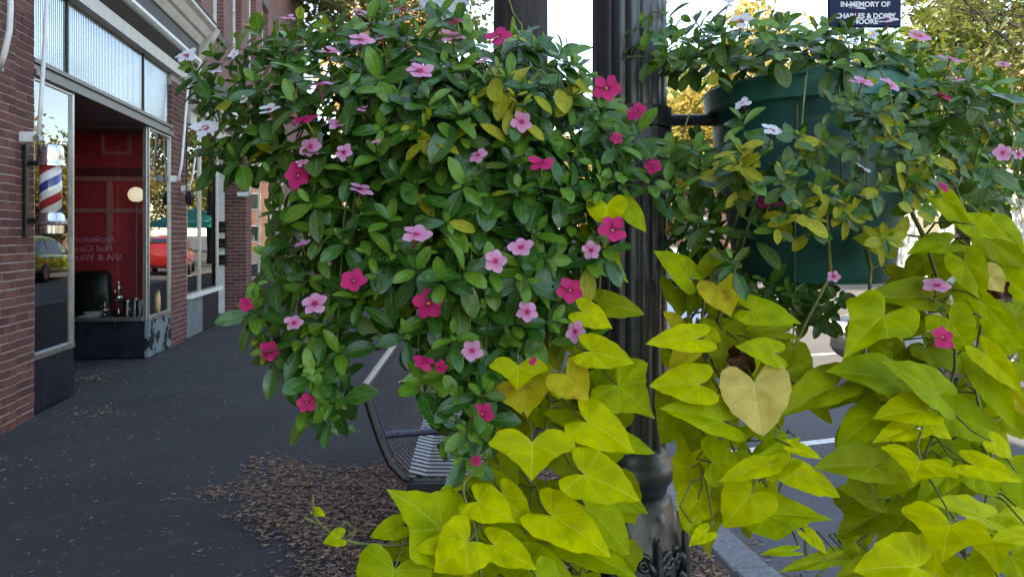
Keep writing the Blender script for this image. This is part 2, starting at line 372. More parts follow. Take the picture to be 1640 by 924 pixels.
# neighbour building (towards and behind the camera)
nb = thing('brick_building', 'dark red brick building next to the barber shop, on its near side', 'building', (XF, -4, 0))
MB().box((-14, -16, 0), (XF-.012, 6.60, 9.2)).build('wall', M['brickwall'], nb)
MB().box((XF-.0115, 5.85, 0), (XF+.0245, 6.60, 4.3)).build('mortar_bed', M['mortar'], nb)
bricks(nb, 'x', 5.86, 6.595, .004, 4.2, XF+.03, .04, 1)
for yy in (-10, -5.5, -1): 
    w = MB().box((XF-.008, yy, .8), (XF+.01, yy+2.4, 3.)).build('window', M['glass'], nb)
    MB().box((XF-.006, yy-.1, .68), (XF+.07, yy+2.5, .79)).build('sill', M['stone'], w)

A = thing('barber_shop_building', 'two storey red brick shop building with cream cornice and barber shop front', 'building', (XF, 10, 0))
# upper wall with window openings
def wall_open(mb, y0, y1, z0, z1, holes, x0, x1):
    ys = sorted({y0, y1, *[h[0] for h in holes], *[h[1] for h in holes]}); zs = sorted({z0, z1, *[h[2] for h in holes], *[h[3] for h in holes]})
    for i in range(len(ys)-1):
        for j in range(len(zs)-1):
            cy, cz = (ys[i]+ys[i+1])/2, (zs[j]+zs[j+1])/2
            if any(h[0] < cy < h[1] and h[2] < cz < h[3] for h in holes): continue
            mb.box((x0, ys[i], zs[j]), (x1, ys[i+1], zs[j+1]))
W2 = [6.95+1.6*k for k in range(12)]
holes = [(y, y+.82, 5.05, 7.0) for y in W2]
mb = MB(); wall_open(mb, 6.62, 26.3, 4.3, 9.7, holes, XF-.3, XF); mb.build('upper_wall', M['brickwall'], A)
MB().box((-14, 6.62, 3.95), (XF-.301, 26.3, 4.1)).box((-14, 6.62, 9.4), (XF-.301, 26.3, 9.6)).build('floor_and_roof', M['dark'], A)
MB().box((-14.3, 6.62, 0), (-14.0, 26.3, 9.7)).box((-14, 26.0, 0), (XF-.305, 26.3, 9.7)).build('rear_wall', M['brickwall'], A)
MB().box((-3.9, 6.64, 4.11), (-3.8, 25.9, 9.3)).build('upper_room', M['dark'], A)
for y in W2:
    fr = MB(); 
    for a, b in (((y, 5.05), (y+.05, 7.)), ((y+.77, 5.05), (y+.82, 7.)), ((y+.05, 6.95), (y+.77, 7.)), ((y+.05, 5.05), (y+.77, 5.1)), ((y+.05, 6.), (y+.77, 6.05))):
        fr.box((XF-.2, a[0], a[1]), (XF-.12, b[0], b[1]))
    fo = fr.build('window', M['white'], A)
    MB().box((XF-.165, y+.05, 5.1), (XF-.16, y+.77, 6.95)).build('pane', M['glass'], fo)
    MB().cbox((XF-.2, y-.08, 4.93), (XF+.06, y+.90, 5.048), .008).build('sill', M['stone'], fo)
    MB().cbox((XF-.1, y-.1, 7.002), (XF+.015, y+.92, 7.2), .008).build('lintel', M['stone'], fo)
mb = MB(); mb.prism([(XF-.1, 9.5), (XF+.05, 9.5), (XF+.1, 9.6), (XF+.22, 9.66), (XF+.25, 9.78), (XF-.1, 9.78)], 6.62, 26.3); mb.build('roof_cornice', M['brickwall'], A)
# piers with single bricks
for q in (((XF-.3, 6.62, 0), (XF+.0065, 6.95, 4.3)), ((XF-.3, 10.98, 0), (XF-.0055, 11.75, 4.3)), ((-3.34, 15.6055, 0), (-2.9405, 16.2, 3.32))): MB().box(*q).build('pier', M['mortar'], A)

n1 = bricks(A, 'x', 6.625, 6.948, .004, 4.15, XF+.012, .05, 3)
n2 = bricks(A, 'x', 10.985, 11.745, .004, 3.75, XF, .05, 4)
sb = MB(); bricks(A, 'y', -3.335, -2.94, .004, 3.3, 15.6, .04, 5, stuffbin=sb); bricks(A, 'x', 15.605, 16.195, .004, 3.3, -2.935, .04, 6, stuffbin=sb)
bricks(A, 'y', -3.3, XF-.002, .004, 3.7, 10.972, .04, 7, stuffbin=sb)
stuff(sb.build('far_pier_bricks', M['brick'], A))
# cornice over the shop front, layered like the photograph
mb = MB(); mb.prism([(XF-.05, 3.80), (XF+.06, 3.80), (XF+.06, 3.95), (XF-.05, 3.95)], 6.64, 11.74); mb.build('fascia_rail', M['cream'], A)
mb = MB(); mb.prism([(XF-.05, 3.952), (XF+.02, 3.952), (XF+.17, 4.06), (XF+.17, 4.09), (XF-.05, 4.09)], 6.64, 11.74); mb.build('soffit_board', M['soffit'], A)
mb = MB(); mb.prism([(XF-.05, 4.092), (XF+.16, 4.092), (XF+.2, 4.12), (XF+.2, 4.16), (XF-.05, 4.16)], 6.64, 11.74); mb.build('trim', M['white'], A)
mb = MB(); mb.prism([(XF-.05, 4.162), (XF+.17, 4.162), (XF+.17, 4.36), (XF-.05, 4.36)], 6.64, 11.74); mb.build('frieze_board', M['soffit'], A)
mb = MB(); mb.prism([(XF-.05, 4.362), (XF+.2, 4.362), (XF+.24, 4.42), (XF+.26, 4.46), (XF+.30, 4.48), (XF+.36, 4.58), (XF+.42, 4.62), (XF+.42, 4.67), (XF-.05, 4.70)], 6.64, 11.70); mb.build('crown_moulding', M['cream'], A)
mb = MB(); mb.prism([(XF-.05, 4.702), (XF+.43, 4.672), (XF+.44, 4.69), (XF-.05, 4.73)], 6.63, 11.71); mb.build('flashing', M['stone'], A)
br = MB(); br.prism([(XF, 3.75), (XF+.12, 3.8), (XF+.16, 4.2), (XF+.34, 4.5), (XF+.42, 4.66), (XF, 4.66)], 11.76, 12.0).build('console', M['cream'], A)
# transom of ribbed glass
mb = MB(); mb.box((XF-.09, 6.95, 2.92), (XF+.03, 10.98, 2.97)).box((XF-.09, 6.95, 2.972), (XF-.01, 10.98, 3.03)).box((XF-.09, 6.95, 3.032), (XF+.015, 10.98, 3.07)); mb.build('transom_rail', M['greymetal'], A)
for a, b in ((6.955, 7.69), (7.715, 9.88), (9.905, 10.975)): MB().box((XF-.05, a, 3.071), (XF-.04, b, 3.80)).build('transom_pane', M['prism'], A)
for yy in (7.69, 9.88): MB().box((XF-.06, yy+.001, 3.071), (XF-.02, yy+.024, 3.80)).build('mullion', M['black'], A)
# left display window
def pane(x0, y0, x1, y1, z0, z1, mat='glass', name='display_window', frame='alu', sides=(1, 1)):
    """upright pane between two plan points with frame bars as sub-parts"""
    d = Vector((x1-x0, y1-y0, 0)); L = d.length; d.normalize(); n = Vector((d.y, -d.x, 0))
    Mx = Matrix(((d.x, n.x, 0, x0), (d.y, n.y, 0, y0), (0, 0, 1, 0), (0, 0, 0, 1)))
    o = link(name, MB().box((.03, -.004, z0+.03), (L-.03, .004, z1-.02)).mesh('pane', M[mat]), A, Mx)
    f = MB(); 
    if sides[0]: f.box((0, -.025, z0), (.04, .025, z1))
    if sides[1]: f.box((L-.04, -.025, z0), (L, .025, z1))
    f.box((.041, -.03, z0), (L-.041, .045, z0+.045)).box((.041, -.02, z1-.03), (L-.041, .02, z1))
    link('frame', f.mesh('frame', M[frame]), o, Mx); return o
ZS, ZT = .48, 2.92
pane(XF-.03, 6.95, XF-.03, 7.8, ZS, ZT)
pane(XF-.03, 7.81, XF-1.15, 8.25, ZS, ZT, 'glass_clear')
pane(XF-1.15, 10.06, XF-.03, 10.02, ZS, ZT, 'glass_clear')
pane(XF-.03, 10.02, XF-.03, 10.97, ZS, ZT)
MB().cbox((XF-.06, 6.955, .02), (XF-.005, 7.795, .476), .006).build('base_panel', M['blackglass'], A)
for a in range(3): MB().cbox((XF-1.15+a*.375, 10.03-.0, .015), (XF-1.15+a*.375+.372, 10.075, .476), .005).build('base_panel', M['blackglass'], A)
for a, b in ((10.025, 10.48), (10.485, 10.968)): MB().cbox((XF-.06, a, .01), (XF-.005, b, .476), .006).build('base_panel', M['peeled'], A)
MB().box((XF-1.2, 6.96, 2.935), (XF-.1, 10.97, 2.97)).build('entry_ceiling', M['greymetal'], A)
MB().box((XF-1.15, 8.26, 0), (XF-1.2, 10.06, .02)).box((XF-1.2, 7.0, .0), (XF-.08, 7.75, .42)).build('entry_step', M['mortar'], A)
dr = MB().box((XF-1.17, 8.45, .05), (XF-1.13, 9.35, 2.2)).build('door', M['blackglass'], A)
MB().box((XF-1.129, 8.6, .9), (XF-1.12, 9.2, 2.05)).build('pane', M['glass_clear'], dr); MB().tube([(XF-1.1, 8.5, .95), (XF-1.1, 8.5, 1.25)], .012, 8).build('handle', M['chrome'], dr)
# interior
MB().box((-7, 6.7, -.01), (-6.9, 11.3, 3.9)).box((-7, 6.66, 0), (-3.36, 6.7, 3.9)).box((-6.9, 6.7, 3.88), (-3.2, 11.3, 3.9)).build('interior_wall', M['dark'], A)
rw = MB().box((-6.9, 10.86, 0), (XF-.1, 10.92, 3.88)).build('red_reflection_panel', M['red'], A); rw['label'] = 'added red panel behind the display glass, standing in for its reflections'  # added panel: its red colour stands in for layered reflections in the pane
def onwall(px, py): return onY(px, py, 10.86)
def wallrect(px0, py0, px1, py1, mat, name, t=.03, parent=None):
    a, b = onwall(px0, py0), onwall(px1, py1); return MB().box((a.x, 10.859-t, a.z), (b.x, 10.859, b.z)).build(name, mat, parent or rw)
for q in ((163, 200, 168, 248), (205, 200, 211, 248), (168, 243, 205, 248), (168, 200, 205, 205)): wallrect(*q, M['pinkreflect'], 'reflected_frame_bar')  # bars, rails, band and post below are added shapes imitating the reflected scene
wallrect(122, 283, 232, 291, M['pinkreflect'], 'reflection_rail', .05); wallrect(122, 268, 232, 283, simple('maroon', (.16, .01, .016), .6), 'band', .02)
wallrect(122, 334, 232, 341, M['pinkreflect'], 'reflection_rail', .04); wallrect(172, 291, 181, 400, M['pinkreflect'], 'post', .035)
MB().box((-4.3, 10.1, .40), (XF-.07, 10.855, .46)).build('display_shelf', M['cream'], A)

def text_mesh(body, size, mat, depth=.002, align='CENTER', shear=0, bold=0.):
    c = bpy.data.curves.new('lettering', 'FONT'); c.body = body; c.size = size; c.extrude = depth; c.align_x = align; c.shear = shear; c.offset = bold; c.resolution_u = 3
    o = bpy.data.objects.new('tmp', c); COL.objects.link(o); bpy.context.view_layer.update()
    me = bpy.data.meshes.new_from_object(o.evaluated_get(bpy.context.evaluated_depsgraph_get())); bpy.data.objects.remove(o)
    me.materials.clear(); me.materials.append(mat); return me
for body, px, py, sz in (('Profession', 151, 388, .125), ('Nail Care', 150, 403, .125), ('SPA & Waxin', 153, 417, .125)):
    c = onY(px, py, 10.82); Mx = Matrix.Translation(c) @ Matrix(((-1, 0, 0, 0), (0, 0, -1, 0), (0, 1, 0, 0), (0, 0, 0, 1)))
    lt = link('mirrored_lettering', text_mesh(body, sz, M['pinkletter'], .002, shear=.2), rw, Mx)
MB().box((onY(121, 0, 10.84).x, 10.83, onY(0, 425, 10.84).z), (onY(182, 0, 10.84).x, 10.838, onY(0, 371, 10.84).z)).build('sign_board', M['red'], rw)

# shop two
pane(XF-.03, 11.75, XF-.03, 12.57, .62, 3.2); pane(XF-.03, 12.57, XF-.03, 13.8, .62, 3.2)
for a, b, mt in ((11.755, 12.2, 'slate'), (12.205, 12.7, 'slate'), (12.705, 13.79, 'blackglass')): MB().cbox((XF-.06, a, .01), (XF-.004, b, .6), .006).build('base_panel', M[mt], A)
MB().box((XF-.1, 11.752, .602), (XF+.06, 13.84, .66)).build('window_ledge', M['white'], A)
mb = MB(); mb.box((XF-.1, 11.752, 3.21), (XF+.05, 16.2, 3.42)).box((XF-.1, 11.752, 3.421), (XF+.14, 16.2, 3.5)); mb.build('fascia_rail', M['cream'], A)
MB().box((XF-.1, 11.752, 3.501), (XF+.02, 26., 4.29)).build('fascia_board', M['soffit'], A)
jm = MB().box((-4.4, 15.602, 0), (-3.342, 15.8, 3.2)).build('entry_side_wall', M['white'], A)
MB().box((-4.4, 13.8, 3.2), (XF-.11, 15.6, 3.24)).build('entry_ceiling', M['white'], A)
MB().box((-4.5, 13.8, 0), (-4.42, 15.6, 3.2)).build('entry_wall', M['white'], A); MB().box((-4.4, 13.805, 0), (XF-.06, 13.83, 3.2)).build('entry_glass', M['glass_clear'], A)
MB().box((-7, 11.76, 0), (-6.9, 15., 3.9)).box((-6.9, 11.4, 0), (-3.4, 11.44, 3.9)).build('interior_wall', M['dark'], A)
for i, (p0, p1) in enumerate(((355, 372), (382, 397), (408, 424))):
    a, b = onY(351, p0, 15.55), onY(363, p1, 15.55)
    bx = MB().cbox((a.x, 15.50, a.z), (b.x-.01, 15.60, b.z), .008).build('mailbox', M['black']); tag(bx, ['top', 'middle', 'bottom'][i]+' black letter box of the three on the white entry wall', 'mailbox', 'letter boxes in the shop entry')
    MB().box((a.x+.02, 15.494, b.z+.06), (b.x-.03, 15.499, b.z+.075)).build('slot', M['greymetal'], bx)
# shop three
pane(XF+.02, 16.25, XF+.02, 17.6, .6, 3.2); pane(XF+.02, 17.6, XF+.02, 19.2, .6, 3.2); pane(XF+.02, 19.2, XF+.02, 21.2, .6, 3.2)
MB().box((XF-.06, 16.2, 0), (XF+.03, 21.3, .6)).build('base_panel', M['blackglass'], A); MB().box((-6, 16.2, 0), (-5.9, 26, 3.5)).build('interior_wall', M['dark'], A)
MB().box((XF-.3, 21.31, 0), (XF, 26.3, 3.5)).build('far_wall', M['brickwall'], A)
for k, (pz, col) in enumerate(((2.3, (.03, .06, .3)), (1.7, (.02, .02, .02)), (1.1, (.2, .05, .35)))):
    po = MB().box((XF-.03, 16.4, pz-.25), (XF-.022, 17.5, pz+.25)).build('window_poster', simple('poster', col, .5)); tag(po, ['blue', 'black', 'purple'][k]+' poster in the shop window beyond the letter boxes', 'poster')
    for q in range(3): MB().box((XF-.0219, 16.55, pz-.12+q*.12), (XF-.0205, 17.35-q*.15, pz-.09+q*.12)).build('print_line', M['white'], po)

# building further on
far = thing('brick_building', 'lower brick building beyond the end of the shop row', 'building', (XF-3, 33, 0))
MB().box((-13, 26.8, 0), (XF-.2, 44, 5.6)).build('wall', M['brickwall'], far)
for k in range(4):
    w = MB().box((XF-.22, 28+4*k, .8), (XF-.18, 30.4+4*k, 2.8)).build('window', M['glass'], far); MB().box((XF-.21, 27.9+4*k, .68), (XF-.1, 30.5+4*k, .79)).build('sill', M['stone'], w)

# awning arms
def arm(pts, label, r=.018, brk=True):
    t = tag(MB().tube(pts, r, 8).build('awning_arm', M['white'], None, True), label, 'awning arm')
    if brk:
        e = Vector(pts[-1]); MB().cbox((XF+.01, e.y-.035, e.z-.035), (e.x-.02, e.y-.01, e.z+.05), .006).build('bracket', M['white'], t); MB().tube([e+Vector((.0, -.05, .0)), e+Vector((0, .03, 0))], .025, 8).build('pivot', M['alu'], t)
    return t
arm([onX(78, -60, -2.86), onX(72, 60, -2.86), onX(66, 160, -2.87), onX(62, 222, -2.9)], 'long white awning arm folded down above the barber pole')
arm([onX(303, 110, -2.9), onX(296, 200, -2.9), onX(291, 262, -2.9), onX(286, 288, -2.93)], 'white awning arm on the brick pier between the two shop fronts')
arm([onX(323, 120, -2.85), onX(316, 230, -2.85), onX(308, 285, -2.9), onX(303, 303, -2.93)], 'thin white awning arm before the second shop window', .014)
arm([onX(410, 215, -2.8), onX(406, 260, -2.8), onX(399, 312, -2.82)], 'short white awning arm past the letter boxes', .016)
arm([onX(14, -40, -2.85), onX(17, 10, -2.84), onX(15, 50, -2.84), onX(6, 90, -2.88), onX(-2, 112, -2.95)], 'curved white awning arm on the near brick wall', .022)
aw = thing('rolled_awning', 'dark rolled up awning with pale fringe over the second shop window', 'awning', (XF+.2, 14, 3.6))
MB().tube([(XF+.16, 11.9, 3.72), (XF+.16, 16.2, 3.72)], .1, 12).build('roll', simple('awning_cloth', (.03, .035, .06), .8), aw)
mb = MB()
for k in range(36): mb.add([(XF+.27, 11.95+k*.117, 3.72), (XF+.27, 12.06+k*.117, 3.72), (XF+.275, 12.05+k*.117, 3.55), (XF+.275, 11.96+k*.117, 3.55)], [(0, 1, 2, 3)])
mb.build('fringe', M['white'], aw); MB().box((XF+.02, 11.9, 3.60), (XF+.08, 16.2, 3.83)).build('back_board', M['cream'], aw)
wl_ = thing('wall_lantern', 'small black lantern on a thin rod beside the second shop window', 'lantern', onX(303, 318, -2.92))
MB().tube([onX(299, 150, -2.95), onX(299, 312, -2.95)], .01, 6).build('rod', M['black'], wl_); c = onX(304, 318, -2.92)
MB().lathe([(.02, .10), (.07, .04), (.07, .02), (.05, -.08), (.03, -.1)], 6, c).build('lantern_head', M['black'], wl_)

# barber pole
bp = onX(81, 300, -2.86); bpx, bpy_ = bp.x, bp.y
zt, z1, z2, zb = onX(81, 232, -2.86).z, onX(81, 262, -2.86).z, onX(81, 345, -2.86).z, onX(81, 376, -2.86).z
B = thing('barber_pole', 'red white and blue striped barber pole with chrome caps on the brick pier', 'barber pole', (bpx, bpy_, zb))
m = NT('barber_stripes'); s = m.sep(m.coord('Object')); ph = m.math('FRACT', m.math('ADD', m.math('DIVIDE', s[2], .30), m.math('MULTIPLY', m.math('ARCTAN2', s[1], s[0]), -1/(2*math.pi))))
isr = m.math('LESS_THAN', ph, .25); isb = m.math('MULTIPLY', m.math('GREATER_THAN', ph, .5), m.math('LESS_THAN', ph, .75))
m.set(col=m.mix(isb, m.mix(isr, (.62, .60, .56), (.34, .03, .03)), (.03, .035, .16)), rough=.15, coat=.6)
link('striped_cylinder', MB().lathe([(.084, z2-zb-.01), (.084, z1-zb+.01)], 32).mesh('striped_cylinder', m.m, True), B, Matrix.Translation((bpx, bpy_, zb)))
h = zt-z1; MB().lathe([(.09, z1-.03), (.112, z1-.02), (.112, z1), (.105, z1+.01), (.105, z1+.03), (.1, z1+.035), (.1, zt-.03), (.09, zt-.008), (.05, zt)], 28, (bpx, bpy_, 0)).build('top_cap', M['chrome'], B, autos=35)
MB().lathe([(.08, zb), (.098, zb+.01), (.1, z2-.085), (.125, z2-.075), (.128, z2-.05), (.11, z2-.03), (.105, z2), (.09, z2+.02)], 28, (bpx, bpy_, 0)).build('bottom_cap', M['chrome'], B, autos=35)
yb = onX(45, 300, XF+.05).y
MB().cbox((XF+.02, yb-.03, zb-.02), (XF+.05, yb+.03, zt-.01), .006).build('wall_bar', M['black'], B)
for z in (z1-.005, z2-.045): MB().tube([(XF+.04, yb, z), (bpx-.0, yb+.0, z), (bpx, bpy_, z)], .02, 8).build('bracket_arm', M['black'], B)

# display objects in the barber's window
def disp(px, Y): v = FW+RT*((px-CX)/FPX); return (v.x*Y/v.y, Y, .462)
def trophy(px, Y, h, label):
    x, y, z = disp(px, Y); t = thing('trophy', label, 'trophy', (x, y, z))
    MB().cbox((x-.06, y-.05, z), (x+.06, y+.05, z+.05), .004).build('plinth', M['black'], t)
    MB().lathe([(.03, .05), (.012, .08), (.015, h*.4), (.06, h*.5), (.07, h*.62), (.03, h*.66), (.012, h*.7)], 14, (x, y, z)).build('cup', M['chrome'], t, True)
    MB().lathe([(.012, h*.7), (.022, h*.78), (.016, h*.86), (.008, h*.88), (.02, h*.92), (.02, h*.97), (.005, h)], 10, (x, y, z)).build('figure', M['chrome'], t, True)
    for s_ in (-1, 1): MB().tube([(x+s_*.02, y, z+h*.84), (x+s_*.05, y, z+h*.78), (x+s_*.04, y, z+h*.7)], .007, 6).build('arm', M['chrome'], t)
trophy(190, 10.45, .5, 'tall silver trophy with a small figure in the barber shop window')
trophy(168, 10.3, .24, 'short silver trophy beside the white bowl in the shop window')
for i, (px, h, lb) in enumerate(((204, .24, 'tall clear glass jar next to the tall trophy'), (216, .26, 'clear glass jar in the middle of the shop display'), (224, .24, 'clear glass jar nearest the round tan board'))):
    x, y, z = disp(px, 10.32); MB_ = MB().lathe([(.04, 0), (.05, .01), (.05, h*.8), (.042, h*.85), (.042, h)], 16, (x, y, z), close=False)
    t = tag(MB_.build('glass_jar', M['glass'], None, True), lb, 'jar'); MB().lathe([(.046, h), (.046, h+.02), (.01, h+.03)], 14, (x, y, z)).build('lid', M['chrome'], t)
x, y, z = disp(150, 10.3); tag(MB().lathe([(.03, 0), (.05, .01), (.11, .1), (.115, .11), (.1, .1), (.04, .02)], 20, (x, y, z)).build('white_bowl', M['white'], None, True), 'white bowl lying in the barber shop window', 'bowl')
x, y, z = disp(262, 10.6); tag(MB().tube([(x-.12, y, z+.2), (x-.08, y+.02, z+.2)], .2, 28).build('round_board', simple('tan_wood', (.55, .33, .13), .5), None), 'round tan wooden board in the narrow shop window', 'board')
bc = thing('barber_chair', 'black padded barber chair back behind the shop glass', 'chair', disp(148, 10.6))
x, y, z = disp(148, 10.62); MB().cbox((x-.22, y-.05, z), (x+.24, y+.05, z+.62), .05).build('backrest', M['vinyl'], bc, True); MB().cbox((x-.22, y+.04, z-.05), (x+.24, y+.2, z+.1), .03).build('seat', M['vinyl'], bc)
x, y, z = disp(128, 10.25); tag(MB().cbox((x-.02, y-.08, z), (x+.18, y+.08, z+.04), .004).cbox((x, y-.07, z+.041), (x+.15, y+.07, z+.07), .004).build('book_stack', M['letter'], None), 'two pale books lying at the corner of the shop display', 'books')
# added globe and stand, imitating a street lamp reflected in the pane
c = onY(218, 312, 10.5); gl_ = thing('lamp_reflection_globe', 'added white globe on a thin stand, imitating a reflected street lamp', 'lamp', (c.x, c.y, .462))
m = NT('globe'); m.set(col=(.8, .74, .7), rough=.3); m.put(m.b.inputs['Emission Color'], (1, .85, .78, 1)); m.put(m.b.inputs['Emission Strength'], .12)  # faint emission imitates the brightness of the reflected lamp
MB().lathe([(.1*math.sin(a*math.pi/14)+.0005, -.1*math.cos(a*math.pi/14)) for a in range(15)], 24, c).build('globe', m.m, gl_, True)
MB().lathe([(.08, .462-c.z), (.08, .48-c.z), (.012, .49-c.z), (.012, -.12), (.04, -.1), (.03, -.08)], 14, c).build('stand', M['greymetal'], gl_)

# ---------------------------------------------------------------- lamp post
LPX = P(1008, 377, 1.55); lx, ly = LPX.x, LPX.y
L = thing('lamp_post', 'black fluted cast iron lamp post with ornate bulbous base between the planters', 'lamp post', (lx, ly, 0))
def flute(r, z, a): return r*(.915+.085*abs(math.sin(a*8+.3))**.55)
zr = 1.55-(745-377)/1200*1.55
prof = [(.0775, zr+.03), (.0775, 1.6), (.074, 2.6), (.068, 3.4)]
MB().lathe(prof, 224, (lx, ly, 0), flute).build('fluted_shaft', M['iron'], L, autos=60)
ring = [(.075, zr-.05), (.079, zr-.035), (.082, zr-.03), (.088, zr-.022), (.091, zr-.008), (.091, zr+.004), (.087, zr+.016), (.081, zr+.022), (.079, zr+.03), (.076, zr+.05)]
MB().lathe(ring, 48, (lx, ly, 0)).build('collar', M['iron'], L, True)
def acan(r, z, a):
    zz = (z-.72)/(zr-.80); k = max(0, min(1, zz)); lobes = 8; ph = (a*lobes/(2*math.pi)) % 1-.5
    leaf = max(0, 1-abs(ph)*2.1/(.35+.75*math.sin(math.pi*min(1, max(0, k)))+1e-6)) if 0 < k < 1 else 0
    ser = .5+.5*math.sin(z*95+abs(ph)*16)
    body = .5*math.sin(math.pi*k)*max(0, 1-abs(abs(ph)-.5)*5)*(.5+.5*math.sin(z*60+1))
    return r+.006*leaf**.6*(.7+.3*ser)
import bisect
zz_ = np.linspace(.0, zr-.05, 150); pk = [(.0, .2), (.08, .2), (.1, .17), (.2, .165), (.24, .135), (.5, .12), (.56, .14), (.62, .142), (.66, .125), (.70, .112), (.76, .108), (.85, .107), (.92, .103), (.98, .093), (1.03, .081), (zr-.05, .077)]
prof = [(float(np.interp(z, [p[0] for p in pk], [p[1] for p in pk])), float(z)) for z in zz_]
MB().lathe(prof, 160, (lx, ly, 0), acan).build('ornate_base', M['iron'], L, autos=50)
def surf(a, z, off=0.):
    r = acan(float(np.interp(z, [p[0] for p in pk], [p[1] for p in pk])), z, a)+off; return (lx+r*math.cos(a), ly+r*math.sin(a), z)
for k in range(8):
    a0 = 2*math.pi*k/8+.2; mb = MB()
    for sg_ in (-1, 1):
        for (cu, cz, r0, turns) in ((.026, .915, .017, 1.4), (.022, .80, .02, 1.5)):
            pts = []
            for i in range(26):
                t = i/25; rr = r0*(1-.82*t); th = 1.2+t*turns*2*math.pi; pts.append(surf(a0+sg_*(cu+rr*math.cos(th))/.105, cz+rr*math.sin(th), .001+.006*t))
            mb.tube(pts, [.0062-.003*i/25 for i in range(26)], 6)
        for j in range(4):
            zt_ = .80+.035*j+.02; w_ = .036*(1-j*.16)
            mb.tube([surf(a0+sg_*.002/.1, zt_-.045, .002), surf(a0+sg_*w_*.45/.1, zt_-.02, .007), surf(a0+sg_*w_*.9/.1, zt_-.004, .008), surf(a0+sg_*w_/.1, zt_-.018, .003)], [.004, .0085, .007, .003], 7)
    mb.tube([surf(a0, .70, .001), surf(a0, .80, .008), surf(a0, .90, .010), surf(a0, .955, .014), surf(a0, .965, .02)], [.004, .009, .008, .007, .004], 8)
    mb.build('acanthus_scroll', M['iron'], L, True)
MB().lathe([(.09, 3.4), (.1, 3.44), (.06, 3.5), (.11, 3.56)], 24, (lx, ly, 0)).build('capital', M['iron'], L, True)
MB().lathe([(.2*math.sin(a*math.pi/14)+.0005, 3.74-.2*math.cos(a*math.pi/14)) for a in range(15)], 28, (lx, ly, 0)).build('globe', simple('opal_globe', (.8, .8, .78), .25, bump=0, var=.02), L, True)

# hanging planters
ZRIM = 1.848
def planter(cpx, label):
    c = P(cpx, 377, 1.55); T = thing('hanging_planter', label, 'planter', (c.x, c.y, 1.46)); cc = (c.x, c.y, 0)
    prof = [(.13, 1.458), (.145, 1.458), (.152, 1.466), (.205, ZRIM-.03), (.2, ZRIM-.03), (.19, 1.6)]
    MB().lathe(prof, 56, cc, close=False).build('pot', M['pot'], T, autos=40)
    MB().lathe([(.13, 1.459), (.01, 1.459)], 40, cc).build('pot_base', M['pot'], T)
    MB().lathe([(.203, ZRIM-.05), (.215, ZRIM-.045), (.219, ZRIM-.005), (.215, ZRIM), (.2, ZRIM-.002), (.196, ZRIM-.03)], 56, cc, close=False).build('rim', simple('skylit_rim_plastic', (.03, .2, .17), .38, bump=0), T, autos=40)  # rim coloured lighter than the pot to imitate sky light catching it
    MB().lathe([(.001, ZRIM-.035), (.198, ZRIM-.04)], 40, cc, close=False).build('soil', M['soil'], T)
    s_ = 1 if cpx > 1008 else -1; p = Vector((lx, ly, 0)); v = (Vector(cc)-p); u = v.normalized()
    for z in (ZRIM-.06, 1.50):
        a = p+u*.07+UP*z; b = p+u*(v.length-.15)+UP*z; MB().tube([a, b], .012, 8).build('bracket_arm', M['steel'], T)
    MB().lathe([(.083, ZRIM-.08), (.086, ZRIM-.08), (.086, ZRIM-.04), (.083, ZRIM-.04)], 32, (lx, ly, .0 if s_ > 0 else -.045), close=False).build('clamp_band', M['steel'], T)
    return c
PL = planter(716, 'green plastic planter buried in pink vinca on the shop side of the lamp post')
PR = planter(1300, 'green plastic planter with its front showing, on the road side of the lamp post')
# hole patch in the road side pot
# memorial plaque
pc = P(1384, -2, 1.42); sg = thing('memorial_plaque', 'small navy memorial plaque with white lettering standing in the planter', 'plaque', pc)
wq = 116/1200*1.42; hq = 94/1200*1.42
def local(u, v, off=0.): return pc + RT*u + UP*v - FW*off
Rm = Matrix(((RT.x, 0, -FW.x, 0), (RT.y, 0, -FW.y, 0), (0, 1, 0, 0), (0, 0, 0, 1)))
link('board', MB().cbox((-wq/2, -hq/2, -.004), (wq/2, hq/2, .004), .002).mesh('board', M['navy']), sg, Matrix.Translation(pc) @ Rm)
for body, py, sz in (('IN MEMORY OF', 12.5, .0135), ('CHARLES & DOLLY', 31, .0135), ('MOORE', 40, .0135)):
    link('lettering', text_mesh(body, sz, M['letter'], .0004, bold=.0004), sg, Matrix.Translation(P(1384, py, 1.42)-FW*.0045) @ Rm)
link('stake', MB().tube([(0, -hq/2+.01, -.006), (0, -hq/2-.14, -.006)], .004, 6).mesh('stake', M['steel']), sg, Matrix.Translation(pc) @ Rm)

# ---------------------------------------------------------------- bench
bx0, by0, by1 = -.10, 3.42, 5.25
BN_LOC = (.45, 4.3, 0)
BN = thing('park_bench', 'dark steel strap bench with curved back facing the road, leaves under it', 'bench', (.2, 4.3, 0))
pr_ = [(-.20, .86), (-.165, .74), (-.125, .62), (-.08, .52), (-.02, .455), (.06, .435), (.2, .432), (.34, .44), (.42, .45), (.455, .43), (.465, .40)]
def strap(y, w=.037, t=.006):
    mb = MB(); vs = []; n = len(pr_)
    for i, (x, z) in enumerate(pr_):
        a, b = pr_[max(0, i-1)], pr_[min(n-1, i+1)]; tx, tz = b[0]-a[0], b[1]-a[1]; l = math.hypot(tx, tz); nx, nz = -tz/l, tx/l
        nx, nz = -nx, -nz
        for yy, k in ((0, 0), (w, 0), (w, t), (0, t)): vs.append((x+nx*k, yy, z+nz*k))
    fs = [(i*4+k, i*4+(k+1) % 4, (i+1)*4+(k+1) % 4, (i+1)*4+k) for i in range(n-1) for k in range(4)]+[(0, 1, 2, 3), (n*4-4, n*4-3, n*4-2, n*4-1)]
    return mb.add(vs, fs).mesh('slat', M['strap'])
sm = strap(0); ns = 29
